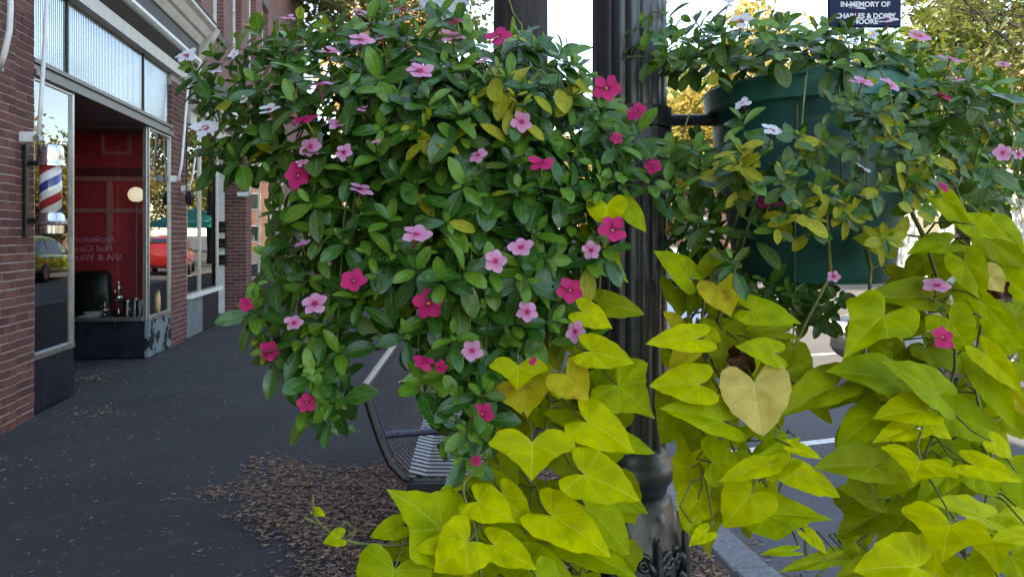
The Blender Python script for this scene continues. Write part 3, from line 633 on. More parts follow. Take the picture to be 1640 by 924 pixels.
for k in range(ns): link('slat', sm, BN, Matrix.Translation((bx0+.02, by0+.05+k*(by1-by0-.1)/ns, 0)))
for yy in (by0, (by0+by1)/2, by1):
    f = MB(); f.tube([(bx0+.0+x-.0, yy, z-.012) for x, z in pr_], .016, 8); f.build('side_frame', M['steel'], BN)
    for q in ([(bx0+.02, yy, .45), (bx0-.0, yy, .2), (bx0-.06, yy, 0)], [(bx0+.44, yy, .43), (bx0+.44, yy, .2), (bx0+.47, yy, 0)]): MB().tube(q, .018, 8).build('leg', M['steel'], BN)
MB().cbox((bx0+.0, by0-.02, .36), (bx0+.48, by0+.02, .425), .004).build('end_plate', M['steel'], BN)
for yy in (by0-.005, by1+.0): MB().tube([(bx0-.095, yy, .64), (bx0+.1, yy, .655), (bx0+.4, yy, .66), (bx0+.47, yy, .64), (bx0+.46, yy, .43)], .017, 8).build('armrest', M['strap'], BN)
MB().tube([(bx0-.19, by0-.06, .865), (bx0-.19, by1+.05, .865)], .024, 12).build('top_rail', M['strap'], BN, autos=40)
MB().tube([(bx0+.47, by0-.02, .40), (bx0+.47, by1, .40)], .016, 8).build('front_rail', M['steel'], BN)

BN.location = BN_LOC; BN.rotation_euler.z = R(-6)
# ---------------------------------------------------------------- street things beyond
up = P(834, 377, 6.2); mb = MB(); rg = random.Random(8)
mb.lathe([(.238-.005*z, z) for z in np.linspace(0, 9, 40)], 28, (up.x, up.y, 0), lambda r, z, a: r*(1+.025*math.sin(a*9+math.sin(z*1.3)*.7)+.012*math.sin(a*17+z)))
U = tag(mb.build('utility_pole', M['bark'], None, True), 'thick dark weathered wooden pole rising behind the pink vinca', 'pole')
MB().tube([P(800, -60, 5.95), P(815, 0, 5.95), P(822, 22, 5.94), P(835, 40, 5.93), P(840, 80, 5.95)], .006, 5).build('dry_tendril', M['stem'], U)
sp = P(711, 6, 7.); S = thing('traffic_sign', 'blank pale back of a diamond road sign beyond the planter', 'sign', (sp.x, sp.y, 0))
link('sign_plate', MB().cbox((-.17, -.17, -.003), (.17, .17, .003), .002).mesh('sign_plate', simple('sign_back', (.5, .52, .55), .5, .2)), S, Matrix.Translation(sp) @ Rm @ Matrix.Rotation(R(45), 4, 'Z'))
MB().tube([(sp.x, sp.y+.03, 0), (sp.x, sp.y+.03, sp.z+.2)], .025, 8).build('post', M['alu'], S)

def car(name, label, loc, rz, paintcol, kind='suv'):
    T = bpy.data.objects.new(name, None); COL.objects.link(T); tag(T, label, 'car', 'cars parked on the road')
    Mx = Matrix.Translation(loc) @ Matrix.Rotation(rz, 4, 'Z'); T.matrix_basis = Mx; WM[T.name] = Mx
    m = NT('car_paint'); m.set(col=paintcol, rough=.3, coat=1., coatr=.04); pm = m.m
    # stations along x: x, bottom, belt, roof, half width, roof half width
    hs = 1. if kind == 'suv' else .88
    st = [(-2.2, .45, .95, .96, .72, .6), (-2.12, .32, 1.0, 1.35, .82, .6), (-1.9, .28, 1.0, 1.58, .88, .62), (-1.2, .26, .98, 1.68, .9, .64), (-.2, .24, .96, 1.69, .9, .65), (.35, .24, .95, 1.58, .9, .63), (.95, .24, .95, 1.12, .9, .66), (1.2, .24, .94, .97, .89, .7), (1.9, .27, .84, .86, .86, .7), (2.18, .32, .70, .71, .74, .6), (2.25, .42, .55, .56, .6, .5)]
    def ring(s):
        x, b, be, ro, w, wr = s; be *= hs if be > .9 else 1; ro *= hs
        return [(x, w*.86, b), (x, w, b+.16), (x, w*1.0, be-.2), (x, w*.97, be), (x, wr, max(ro-.05, be+.002)), (x, wr*.55, ro), (x, -wr*.55, ro), (x, -wr, max(ro-.05, be+.002)), (x, -w*.97, be), (x, -w, be-.2), (x, -w, b+.16), (x, -w*.86, b)]
    vs = []; [vs.extend(ring(s)) for s in st]; n = 12
    fs = [(i*n+k, i*n+(k+1) % n, (i+1)*n+(k+1) % n, (i+1)*n+k) for i in range(len(st)-1) for k in range(n)]+[tuple(range(n)), tuple((len(st)-1)*n+k for k in range(n))]
    bo = link('body', MB().add(vs, fs).mesh('body', pm, True), T, Mx); sm_ = bo.modifiers.new('s', 'SUBSURF'); sm_.levels = sm_.render_levels = 2
    gm = CARGLASS
    def ipol(x, j):
        xs = [s[0] for s in st]; return float(np.interp(x, xs, [s[j] for s in st]))
    for sgn in (1, -1):
        for xa, xb in ((-1.85, -1.05), (-.98, -.1), (-.03, .7)):
            q = []
            for x, up_ in ((xa, 0), (xb, 0), (xb, 1), (xa, 1)):
                be, ro, w, wr = ipol(x, 2)*hs, ipol(x, 3)*hs, ipol(x, 4)*.97, ipol(x, 5); k = .06 if not up_ else .82
                q.append((x, sgn*((w*(1-k)+wr*k)+.006), be*(1-k)+(ro-.05)*k))
            g = MB().add(q+[(a, b-sgn*.03, c) for a, b, c in q], [(0, 1, 2, 3), (7, 6, 5, 4), (0, 4, 5, 1), (1, 5, 6, 2), (2, 6, 7, 3), (3, 7, 4, 0)]); link('side_window', g.mesh('side_window', gm), T, Mx)
        for x, nm, mt in ((2.16, 'headlight', M['letter']), (-2.13, 'tail_light', M['red'])):
            link(nm, MB().cbox((x-.06, sgn*.6-.14, .64 if x > 0 else .8), (x+.05, sgn*.6+.14, .75 if x > 0 else .98), .02).mesh(nm, mt), T, Mx)
        for x in (-1.35, 1.35):
            wm = Matrix.Translation((x, sgn*.80, .34)) @ Matrix.Rotation(R(90), 4, 'X')
            wo = link('wheel', MB().lathe([(.2, -.1), (.32, -.11), (.34, -.08), (.34, .08), (.32, .11), (.2, .1)], 28).mesh('wheel', M['vinyl'], True), T, Mx @ wm)
            link('rim', MB().lathe([(.03, .1*-sgn), (.21, .085*-sgn), (.22, .11*-sgn)], 20, close=True).mesh('rim', M['alu']), wo, Mx @ wm)
    def glassq(xs, nm):
        q = []
        for x, k in xs:
            be, ro, w, wr = ipol(x, 2)*hs, ipol(x, 3)*hs, ipol(x, 4)*.9, ipol(x, 5)*.85; q.append((x, w*(1-k)+wr*k, ro+.012)); q.append((x, -(w*(1-k)+wr*k), ro+.012))
        link(nm, MB().add(q+[(a, b, c-.03) for a, b, c in q], [(0, 1, 3, 2), (4, 6, 7, 5), (0, 4, 5, 1), (2, 3, 7, 6), (0, 2, 6, 4), (1, 5, 7, 3)]).mesh(nm, gm), T, Mx)
    glassq(((1.0, .6), (.45, 1.)), 'windscreen'); glassq(((-2.1, .9), (-1.95, 1.)), 'rear_window')
    return T
CARGLASS = simple('car_glass', (.03, .04, .05), .06, bump=0, spec=.9)
car('parked_car', 'lime green car parked in the sun beyond the silver car', (6.9, 30., -.12), R(90), (.36, .42, .03))
car('parked_car', 'bright red car parked beyond the lime green car', (3.6, 35, -.12), R(80), (.5, .015, .015))
car('parked_car', 'silver car parked behind the lamp post', (4.7, 11.6, -.12), R(-110), (.45, .5, .56), 'sedan')
car('parked_car', 'black car parked beside the road side planter', (6.9, 7.3, -.12), R(195), (.02, .022, .026), 'sedan')
tn = thing('market_canopy', 'teal market canopy on white poles beyond the parked cars', 'canopy', (5.5, 47, -.12))
MB().add([(3.5, 45, 2.3), (7.5, 45, 2.3), (7.5, 49, 2.3), (3.5, 49, 2.3), (5.5, 47, 3.2), (3.5, 45, 2.0), (7.5, 45, 2.0), (7.5, 49, 2.0), (3.5, 49, 2.0)], [(0, 1, 4), (1, 2, 4), (2, 3, 4), (3, 0, 4), (0, 5, 6, 1), (1, 6, 7, 2), (2, 7, 8, 3), (3, 8, 5, 0)]).build('cover', simple('teal_cloth', (.02, .3, .25), .8), tn)
for x in (3.55, 7.45):
    for y in (45.05, 48.95): MB().tube([(x, y, -.12), (x, y, 2.1)], .03, 8).build('pole', M['white'], tn)
# buildings across the road
def block(label, x0, y0, x1, y1, h, mat, roof=None, rows=2, win=1.1, hb=1.2):
    T = thing('street_building', label, 'building', ((x0+x1)/2, (y0+y1)/2, -.12))
    MB().box((x0, y0, -.2), (x1, y1, h)).build('wall', mat, T)
    if roof:
        xm = (x0+x1)/2; MB().prism([(x0-.3, h), (x1+.3, h), (xm, h+2.4)], y0-.3, y1+.3).build('roof', roof, T)
    else: MB().box((x0-.15, y0-.15, h+.001), (x1, y1+.15, h+.3)).build('parapet', M['cream'], T)
    k = 0; y = y0+.9
    while y+win < y1:
        for r_ in range(rows):
            z = .9+r_*3.1
            w = MB().box((x0-.03, y, z), (x0+.02, y+win, z+1.6)).build('window', M['white'], T); MB().box((x0-.04, y+.08, z+.08), (x0-.031, y+win-.08, z+1.52)).build('pane', M['glass'], w)
        y += win+1.2
    x = x0+.9
    while x+win < x1:
        for r_ in range(rows):
            z = .9+r_*3.1
            w = MB().box((x, y0-.03, z), (x+win, y0+.02, z+1.6)).build('window', M['white'], T); MB().box((x+.08, y0-.04, z+.08), (x+win-.08, y0-.031, z+1.52)).build('pane', M['glass'], w)
        x += win+1.2
block('orange brick block across the road behind the street trees', 15, 38, 26, 58, 6.8, M['brickorange'])
block('white house with brown gable roof across the road', 17, 18, 26, 28, 5.4, M['white'], simple('roof_tile', (.28, .15, .09), .8))
block('tan rendered house at the far side of the road', 18, 4, 26, 14, 5., simple('tan_render', (.5, .33, .2), .8), simple('roof_grey', (.2, .2, .2), .8))
block('grey house across the road opposite the barber shop', 17, -16, 26, -4, 5.6, simple('grey_render', (.35, .35, .36), .8), simple('roof_dark', (.1, .1, .1), .8))
block('pale brick building closing the far end of the road', -8, 75, 10, 85, 7., M['brickorange'])

# trees
def treemat(name, a, b): 
    m = NT(name); c = m.mix(m.rnd(), a, b); m.set(col=c, rough=.5); m.translucent(m.mix(.5, c, tuple(min(1, x*1.7) for x in b)), .4); return m.m
TM = dict(olive=treemat('olive_tree_leaf', (.05, .062, .014), (.12, .12, .03)), gold=treemat('gold_tree_leaf', (.20, .16, .035), (.36, .28, .07)), green=treemat('green_tree_leaf', (.06, .11, .015), (.16, .2, .03)), peach=treemat('peach_tree_leaf', (.42, .22, .06), (.6, .36, .12)))
def tree(label, loc, h, cr, cz, mat, nleaf, lsize, seed, aspect=.35, clumps=70, trunk=.2):
    rg = random.Random(seed); T = thing('street_tree', label, 'tree', loc, 'trees along the road'); x, y, z = loc
    lm = MB(); tops = []
    lm.tube([(x, y, z), (x+.05, y, z+h*.2), (x-.03, y+.05, z+h*.45), (x, y, z+h*.8)], [trunk, trunk*.8, trunk*.6, trunk*.2], 9)
    lm.build('trunk', M['bark'], T, True)
    lb = MB(); cl = []
    for i in range(clumps):
        while True:
            v = Vector((rg.uniform(-1, 1), rg.uniform(-1, 1), rg.uniform(-1, 1)))
            if .25 < v.length < 1: break
        v = v*(.75+.35*rg.random()); p = Vector((x+v.x*cr[0], y+v.y*cr[0], z+cz+v.z*cr[1])); cl.append(p)
        if i % 2 == 0:
            b = Vector((x, y, min(z+h*.75, max(z+h*.3, p.z-.9*abs(v.x*cr[0])))))
            mid = (b+p)/2+Vector((rg.uniform(-.2, .2), rg.uniform(-.2, .2), .15)); lb.tube([b, mid, p], [trunk*.25, trunk*.14, trunk*.04], 5)
    lb.build('limbs', M['bark'], T)
    c = MB(); V = []; F = []; sg_ = cr[0]*.16
    for i in range(nleaf):
        p = cl[rg.randrange(len(cl))]; q = (p.x+rg.gauss(0, sg_), p.y+rg.gauss(0, sg_), p.z+rg.gauss(0, sg_*.75))
        a = rg.uniform(0, 6.28); e = rg.uniform(-1.2, .3); d = Vector((math.cos(a)*math.cos(e), math.sin(a)*math.cos(e), math.sin(e))); w = d.cross(Vector((rg.gauss(0, 1), rg.gauss(0, 1), rg.gauss(0, 1)))).normalized()
        s_ = lsize*rg.uniform(.6, 1.3); qv = Vector(q); n = len(V); V += [tuple(qv), tuple(qv+d*s_*.5+w*s_*aspect*.5), tuple(qv+d*s_), tuple(qv+d*s_*.5-w*s_*aspect*.5)]; F.append((n, n+1, n+2, n+3))
    c.v, c.f = V, F; c.uv = np.zeros((len(V), 2)); c.build('crown', TM[mat], T)
tree('olive green willow oak hanging over the road side planter', (11., 9.8, -.12), 8.5, (3.2, 3.4), 5.5, 'olive', 17000, .17, 11, .24, 110, .25)
tree('dark leafed tree beyond the end of the brick shop row', (-.6, 25, 0), 12, (3.6, 3.6), 9.3, 'olive', 8000, .26, 12, .5, 80)
tree('peach autumn tree beyond the traffic sign', (.2, 40, 0), 13, (4., 4.5), 10.5, 'peach', 7000, .34, 13, .6, 80)
tree('golden autumn tree standing behind the wooden pole', (4.5, 46, -.12), 12, (3.2, 4.), 8., 'gold', 7000, .30, 14, .6, 70)
for i, (x, y, h, mt, lb) in enumerate(((11, 22, 9, 'gold', 'golden tree before the white gabled house'), (12.5, 30, 10, 'green', 'green tree between the white house and the orange block'), (12.5, 38, 9.5, 'gold', 'golden tree at the near corner of the orange block'), (13, 49, 8.5, 'green', 'green tree at the front of the orange block'), (13, 58, 11, 'gold', 'golden tree at the far corner of the orange block'), (12.5, 15, 8, 'green', 'green tree between the tan house and the white house'), (12.5, 44, 5.5, 'gold', 'low golden tree before the middle of the orange block'), (12, 66, 9, 'gold', 'golden tree past the orange block'), (11, 77, 9, 'green', 'green tree far down the road past the orange block'), (13, 88, 11, 'gold', 'golden tree farthest down the road'))):
    tree(lb, (x, y, -.12), h, (2.6, h*.33), h*.62, mt, 6000, .28, 20+i, .6, 60)

# ---------------------------------------------------------------- leaf meshes
def vinca_leaf(seed, mat):
    rg = random.Random(seed); mb = MB(); nt = 7; ss = (-1, -.5, 0, .5, 1); arch = rg.uniform(.08, .3); fold = rg.uniform(.04, .12); tw = rg.uniform(-.2, .2); uv = []
    wid = rg.uniform(.235, .29)
    for i in range(nt):
        t = i/(nt-1); w = wid*(math.sin(math.pi*min(1, (t*.92+.03))**.82)**.75)*(.62+.5*t) if 0 < i < nt-1 else (.018 if i == 0 else .03)
        if i == nt-1: w = .05
        for s in ss:
            z = -arch*t*t + fold*abs(s)*(w/wid)*.7 + .012*math.sin(t*9+s*3+seed) + tw*s*w*t
            mb.v.append((t+(0 if i < nt-1 else -.03*abs(s)), s*w, z)); uv.append((.5+.5*s, t))
    for i in range(nt-1):
        for k in range(4): mb.f.append((i*5+k, (i+1)*5+k, (i+1)*5+k+1, i*5+k+1))
    mb.uv = uv; return mb.mesh('leaf', mat, True)
def heart_leaf(seed, mat, shape='H', crumple=0.):
    rg = random.Random(seed); mb = MB(); NA = 33
    if shape == 'H': ctrl = [(0, 1.), (6, .92), (15, .84), (30, .74), (55, .64), (85, .58), (110, .57), (130, .52), (144, .40), (152, .14)]
    elif shape == 'W': ctrl = [(0, 1.), (6, .90), (15, .82), (30, .73), (50, .66), (75, .62), (100, .63), (120, .60), (138, .47), (149, .15)]
    else: ctrl = [(0, 1.), (8, .80), (20, .68), (38, .58), (56, .59), (72, .70), (80, .78), (90, .68), (112, .62), (130, .54), (143, .40), (151, .14)]
    ca, cr_ = [c[0] for c in ctrl], [c[1] for c in ctrl]
    fold = rg.uniform(.12, .38); droop = rg.uniform(.12, .38); lob = rg.uniform(-.1, .18); rip = rg.uniform(.012, .03); asym = rg.uniform(-.08, .08); ph = rg.uniform(0, 6); uv = [(.5, .4)]; mb.v.append((0, 0, 0))
    rings = (.3, .62, .85, 1.)
    for q in rings:
        for k in range(NA):
            deg = -152+304*k/(NA-1); r = float(np.interp(abs(deg), ca, cr_))*(1+asym*math.sin(R(deg)))*(1+.02*math.sin(k*2.3+seed)); a = R(deg)
            x, y = r*q*math.cos(a), r*q*math.sin(a)
            z = fold*abs(y) - droop*max(0, x)**2 + lob*(max(0, -x)) - .10*y*y*2 + rip*q*math.sin(a*7+ph) + rip*.7*math.sin(x*9+y*7+ph)
            if crumple: z += crumple*math.sin(a*3+ph)*q*.6+crumple*.4*math.sin(x*13+ph); y *= 1-crumple*.9*q
            mb.v.append((x, y, z)); uv.append((.5+.5*r*q*math.sin(a)*.9, .4+.6*r*q*math.cos(a)))
    for k in range(NA-1): mb.f.append((0, 1+k, 2+k))
    for i in range(len(rings)-1):
        for k in range(NA-1): a = 1+i*NA+k; mb.f.append((a, a+NA, a+NA+1, a+1))
    mb.uv = uv; wm = 2*max(abs(v[1]) for v in mb.v); return mb.mesh('leaf', mat, True), wm
LC = {}
def vmesh(mat, k):
    if ('v', mat, k) not in LC: LC['v', mat, k] = vinca_leaf(k*7+3, M[mat])
    return LC['v', mat, k]
def pmesh(mat, shape, k):
    if ('p', mat, shape, k) not in LC: LC['p', mat, shape, k] = heart_leaf(k*5+1, M[mat], shape, .45 if mat == 'p_brown' else 0.)
    return LC['p', mat, shape, k]
def frame(org, d, nrm, sx, sy=None, sz=None):
    d = d.normalized(); nrm = nrm-d*nrm.dot(d); nrm = nrm.normalized() if nrm.length > 1e-5 else d.orthogonal().normalized(); w = nrm.cross(d)
    sy = sy or sx; sz = sz or sx
    return Matrix(((d.x*sx, w.x*sy, nrm.x*sz, org.x), (d.y*sx, w.y*sy, nrm.y*sz, org.y), (d.z*sx, w.z*sy, nrm.z*sz, org.z), (0, 0, 0, 1)))
def petal(seed, mat):
    rg = random.Random(seed); mb = MB(); uv = []; nt = 6; ss = (-1, -.5, 0, .5, 1); arch = rg.uniform(-.12, .1)
    for i in range(nt):
        t = i/(nt-1); w = .40*math.sin(math.pi*(.05+.80*t**1.25))**.9+.02
        for s in ss:
            x = .08+.92*t*(1-.12*abs(s)**2*t); mb.v.append((x, s*w+.10*t*t, arch*t*t+.03*abs(s)*t+.015*math.sin(s*4+t*5+seed)+.02*s)); uv.append((.5+.5*s, t))
    for i in range(nt-1):
        for k in range(4): mb.f.append((i*5+k, (i+1)*5+k, (i+1)*5+k+1, i*5+k+1))
    mb.uv = uv; return mb.mesh('petal', mat, True)
PET = {c: [petal(k, M[c]) for k in range(4)] for c in ('f_white', 'f_pale', 'f_hot')}
core = MB().lathe([(.05, -1.1), (.045, -.5), (.065, -.12), (.11, .0), (.05, .035), (.01, .03)], 8)
COREM = {'f_white': core.mesh('flower', M['eye_pink'], True), 'f_pale': core.mesh('flower', M['eye_pink'], True), 'f_hot': core.mesh('flower', M['eye_yellow'], True)}

# ---------------------------------------------------------------- vinca plants
class Plant:
    def __init__(s, label, cxy, pot, group=None, name='vinca_plant', cat='plant'):
        s.c = cxy; s.leaves = []; s.stem = MB(); s.pot = pot
        s.e = thing(name, label, cat, (pot.x, pot.y, ZRIM-.04), group); s.flowers = []
    def finish(s, limit=300, stemmat='stem'):
        s.leaves.sort(key=lambda l: l[0])
        for pri, me, Mx in s.leaves[:limit]: link('leaf', me, s.e, Mx)
        rest = s.leaves[limit:]
        if rest:
            mats = []; V = []; F = []; UV = []; MI = []; off = 0
            cache = {}
            for pri, me, Mx in rest:
                if me.name not in cache:
                    co = np.empty(len(me.vertices)*3); me.vertices.foreach_get('co', co); uvv = np.zeros((len(me.vertices), 2))
                    for lp, uvd in zip(me.loops, me.uv_layers[0].data): uvv[lp.vertex_index] = uvd.uv
                    cache[me.name] = (co.reshape(-1, 3), [tuple(p.vertices) for p in me.polygons], uvv)
                co, fs, uvv = cache[me.name]; A_ = np.array(Mx); V.append(co @ A_[:3, :3].T+A_[:3, 3]); UV.append(uvv)
                mt = me.materials[0]
                if mt not in mats: mats.append(mt)
                F += [tuple(i+off for i in f) for f in fs]; MI += [mats.index(mt)]*len(fs); off += len(co)
            mb = MB(); mb.v = [tuple(v) for v in np.concatenate(V)]; mb.f = F; mb.uv = np.concatenate(UV)
            o = mb.build('inner_leaves', None, s.e, True)
            for mt in mats: o.data.materials.append(mt)
            o.data.polygons.foreach_set('material_index', MI); stuff(o)
        if s.stem.v: stuff(s.stem.build('stem', M[stemmat], s.e, True))
rv = random.Random(77)
def jit(s): return Vector((rv.gauss(0, s), rv.gauss(0, s), rv.gauss(0, s)))
def rosette(pl, c, a, size, pri, yellow=.03, young=.3, npair=4, olive=0., stem=True):
    a = a.normalized(); u = a.orthogonal().normalized(); ang0 = rv.uniform(0, 6.28)
    for k in range(npair):
        f = k/(max(1, npair-1)); el = R(98-62*f)+rv.gauss(0, .12); ln = size*(1.05-.62*f*f)*rv.uniform(.82, 1.15)
        ax = c-a*(.030*(1-f))
        for j in (0, 1):
            th = ang0+k*1.57+j*3.1416+rv.gauss(0, .2); rad = (Matrix.Rotation(th, 3, a) @ u)
            d = rad*math.sin(el)+a*math.cos(el)+Vector((0, 0, -.22*(1-f)))+jit(.06); nrm = a+jit(.12)+UP*.25
            q = rv.random()
            mat = 'v_yellow' if q < yellow else ('v_young' if (f > .6 and rv.random() < .75) or rv.random() < young*.35 else ('v_olive' if rv.random() < olive else 'v_dark'))
            pl.leaves.append((pri+(.2 if f > .9 else 0), vmesh(mat, rv.randrange(6)), frame(ax+d.normalized()*.003, d, nrm, ln, ln*rv.uniform(.9, 1.2))))
    if stem and rv.random() < (.3 if pl.pot is PL else .07):
        anchor = Vector((pl.pot.x, pl.pot.y, ZRIM)); hv = Vector((c.x-anchor.x, c.y-anchor.y, 0)); L_ = hv.length; hv = hv.normalized() if L_ > 1e-4 else Vector((0, -1, 0))
        st_ = anchor+hv*min(.17, L_); mid = anchor+hv*max(.24, L_-.05); mid.z = max(c.z-.05, ZRIM+.02) if c.z > ZRIM-.1 else ZRIM+.01
        pts = [c-a*.0, c-a*.05]; e0 = pts[1]
        for t in (.3, .6, .85, 1.): pts.append(e0*(1-t)**2+mid*2*t*(1-t)+st_*t*t)
        pl.stem.tube(pts, [.0012, .0014, .0016, .0018, .002, .002], 5, False)
def flower(pl, c, nrm, diam, col):
    nrm = nrm.normalized(); s = diam/2/1.02; u = nrm.orthogonal().normalized(); u = Matrix.Rotation(rv.uniform(0, 6.28), 3, nrm) @ u
    Mx = frame(c, u, nrm, s); fo = link('flower', COREM[col], pl.e, Mx)
    for k in range(5):
        d = Matrix.Rotation(k*2*math.pi/5+rv.gauss(0, .07), 3, nrm) @ u; link('petal', PET[col][rv.randrange(4)], fo, frame(c+nrm*.0008*k, d+nrm*rv.gauss(0, .10), nrm+jit(.06), s*rv.uniform(.92, 1.05)))
def inpoly(x, y, poly):
    r = False; j = len(poly)-1
    for i in range(len(poly)):
        (xi, yi), (xj, yj) = poly[i], poly[j]
        if (yi > y) != (yj > y) and x < (xj-xi)*(y-yi)/(yj-yi)+xi: r = not r
        j = i
    return r
def poisson(poly, mind, taken=(), tries=6000):
    xs = [p[0] for p in poly]; ys = [p[1] for p in poly]; out = []; tk = list(taken)
    for _ in range(tries):
        x, y = rv.uniform(min(xs), max(xs)), rv.uniform(min(ys), max(ys))
        if inpoly(x, y, poly) and all((x-a)**2+(y-b)**2 > mind*mind for a, b in tk): out.append((x, y)); tk.append((x, y))
    return out
def drape(px, py, cx, rad=.34):
    x = (px-cx)/1200*1.4; d = 1.55-math.sqrt(max(.0, rad*rad-(.62*x)**2)); return d+(.14*(1-py/120) if py < 120 else 0)
def axis_at(c, pot, py):
    h = Vector((c.x-pot.x, c.y-pot.y, 0)); h = h.normalized() if h.length > .01 else -FW
    return (h*.75 - FW*.35 + UP*(.55+(.5 if py < 120 else 0)) + jit(.30)).normalized()

gl1 = 'vinca plants in the shop side planter'
white_l = Plant('white flowered vinca at the shop side edge of the lush planter', (350, 170), PL, gl1)
LB = 'pale pink flowered vinca %s'; HB = 'hot pink flowered vinca %s'
pale_l = [Plant(LB % w, q, PL, gl1) for q, w in (((570, 130), 'mounded on top of the shop side planter'), ((640, 370), 'draping down above the metal bench'), ((830, 330), 'draping beside the lamp post shaft'))]
hot_l = [Plant(HB % w, q, PL, gl1) for q, w in (((470, 540), 'trailing toward the pavement on the shop side of the bench'), ((700, 560), 'hanging just above the chartreuse vine and bench seat'), ((930, 230), 'reaching across the lamp post shaft'))]
allL = [white_l]+pale_l+hot_l
gr1 = 'vinca plants in the road side planter'
white_r = Plant('white flowered vinca with yellowing leaves in the road side planter', (1180, 200), PR, gr1)
LBR = 'pale pink flowered vinca in the road side planter'
pale_r = [Plant(LBR+w, q, PR, gr1) for q, w in (((1430, 60), ', around the memorial plaque'), ((1570, 220), ', away from the lamp post'))]
hot_r = [Plant('rose pink flowered vinca hanging under the road side planter', (1300, 420), PR, gr1)]
allR = [white_r]+pale_r+hot_r
def near(pls, x, y): return min(pls, key=lambda p: (p.c[0]-x)**2+(p.c[1]-y)**2)

FL = """298 90 36 w .8;376 88 20 w .9;345 115 24 w .4;330 206 46 w .75;432 177 34 w .6;391 160 14 w 1;576 22 28 p .7;732 36 32 h .3;726 60 44 p .55;797 59 46 h .75;527 84 42 p .5
578 66 42 p .7;612 62 26 p .25;672 115 46 p .75;773 98 28 p .5;511 136 44 p .45;460 30 26 p .4;643 15 32 p .25;490 193 44 h .6;543 200 40 p .6;497 236 38 p .95;551 245 30 p .95;478 282 44 h 1
484 262 20 p .6;602 229 16 p .6;581 176 18 p .6;578 305 38 p .35;835 196 36 p 1;766 250 32 p .8;867 263 42 h .7;971 142 46 h 1;1019 180 36 h .9;987 222 22 h 1;1046 267 30 h .9;667 377 48 p .65
834 397 40 p .85;793 418 38 p 1;947 401 32 p 1;981 369 46 h .95;913 465 42 h 1;567 450 42 h .9;686 486 50 h 1;505 487 42 p .8;471 518 30 p .8;432 562 34 h 1;394 487 24 h 1;845 500 36 p .9;922 531 36 p .95
679 580 36 h .6;707 587 22 h 1;756 562 36 p .9;491 645 30 h 1;773 663 36 h 1;762 738 20 h .8;484 391 28 p .5;853 578 14 h 1"""
FRT = """1187 35 40 w .6;1165 8 32 w .5;1369 14 36 w .35;1420 33 36 w .5;1190 167 28 w .6;1237 210 36 w .6;1382 270 26 w .6;1397 56 20 w .9;1367 68 16 w .9;1472 58 34 p .8;1380 133 38 p .6;1425 136 36 p .7;1521 95 38 p .5
1606 104 24 p .6;1508 155 32 h .5;1530 128 28 p .3;1511 300 22 h .9;1232 328 42 h .6;1509 540 38 h 1;1500 458 44 p .6;1335 443 20 p 1;1605 245 30 p 1;1630 248 20 p 1"""
def do_flowers(txt, groups, pot, cx, rad):
    pos = []
    for q in txt.replace('\n', ';').split(';'):
        x, y, dm, col, asp = q.split(); x, y, dm, asp = float(x), float(y), float(dm), float(asp)
        d = drape(x, y, cx, rad)-.035+rv.gauss(0, .012)
        if (x, y) == (1509, 540): d = 1.13
        fp = P(x, y, d); tilt = math.acos(min(1, asp)); n = (-FW*math.cos(tilt)+UP*math.sin(tilt)+RT*rv.gauss(0, .22)+UP*.1).normalized()
        pl = near(groups[col], x, y); colr = {'w': 'f_white', 'p': 'f_pale', 'h': 'f_hot'}[col]
        flower(pl, fp, n, dm/1200*d*1.08, colr)
        base = fp-n*(dm/2400*d*1.1)-UP*.012+FW*.02; ax = (n+UP*.4+jit(.12)).normalized()
        pl.stem.tube([fp-n*(dm/2400*d), fp-n*(dm/2400*d)*1.3-UP*.004, base+ax*.012], [.0012, .0014, .0016], 5, False)
        if dm > 22 and (x, y) != (1509, 540): rosette(pl, base, ax, rv.uniform(.050, .066), 0, npair=4, olive=.1 if cx < 1000 else .5); pos.append((x, y+8))
    return pos
fpos = do_flowers(FL, dict(w=[white_l], p=pale_l, h=hot_l), PL, 716, .34)
MASKL = [(305, 100), (360, 75), (400, 50), (440, 40), (520, 30), (620, 25), (700, 30), (760, 45), (850, 55), (900, 75), (940, 105), (985, 170), (1010, 240), (1000, 290), (950, 330), (945, 400), (925, 450), (890, 520), (850, 550), (790, 610), (770, 660), (755, 690), (738, 690), (722, 640), (690, 560), (640, 540), (600, 530), (560, 545), (535, 600), (525, 645), (508, 645), (500, 600), (450, 580), (425, 520), (418, 450), (440, 400), (430, 270), (340, 245), (310, 190)]
HOLE = (603, 525, 26)
def layer(mask, spacing, pls, pot, cx, rad, ddepth, pri, size, yellow, olive, taken=(), shrink=0, stem=True):
    pts = poisson(mask, spacing, taken)
    for (x, y) in pts:
        if (x-HOLE[0])**2+(y-HOLE[1])**2 < HOLE[2]**2*2: continue
        d = drape(x, y, cx, rad)+ddepth+rv.gauss(0, .02); c = P(x, y, d); rosette(near(pls, x+rv.gauss(0, 40), y+rv.gauss(0, 40)), c, axis_at(c, pot, y), rv.uniform(*size), pri+rv.random(), yellow, olive=olive, stem=stem, npair=rv.choice((3, 4, 4)))
    return pts
t1 = layer(MASKL, 40, allL, PL, 716, .34, 0, 1, (.046, .070), .015, .1, fpos)
layer(MASKL, 40, allL, PL, 716, .34, .07, 3, (.048, .070), .012, .1, stem=False)
layer(MASKL, 44, allL, PL, 716, .34, .15, 5, (.046, .066), .01, .1, stem=False)
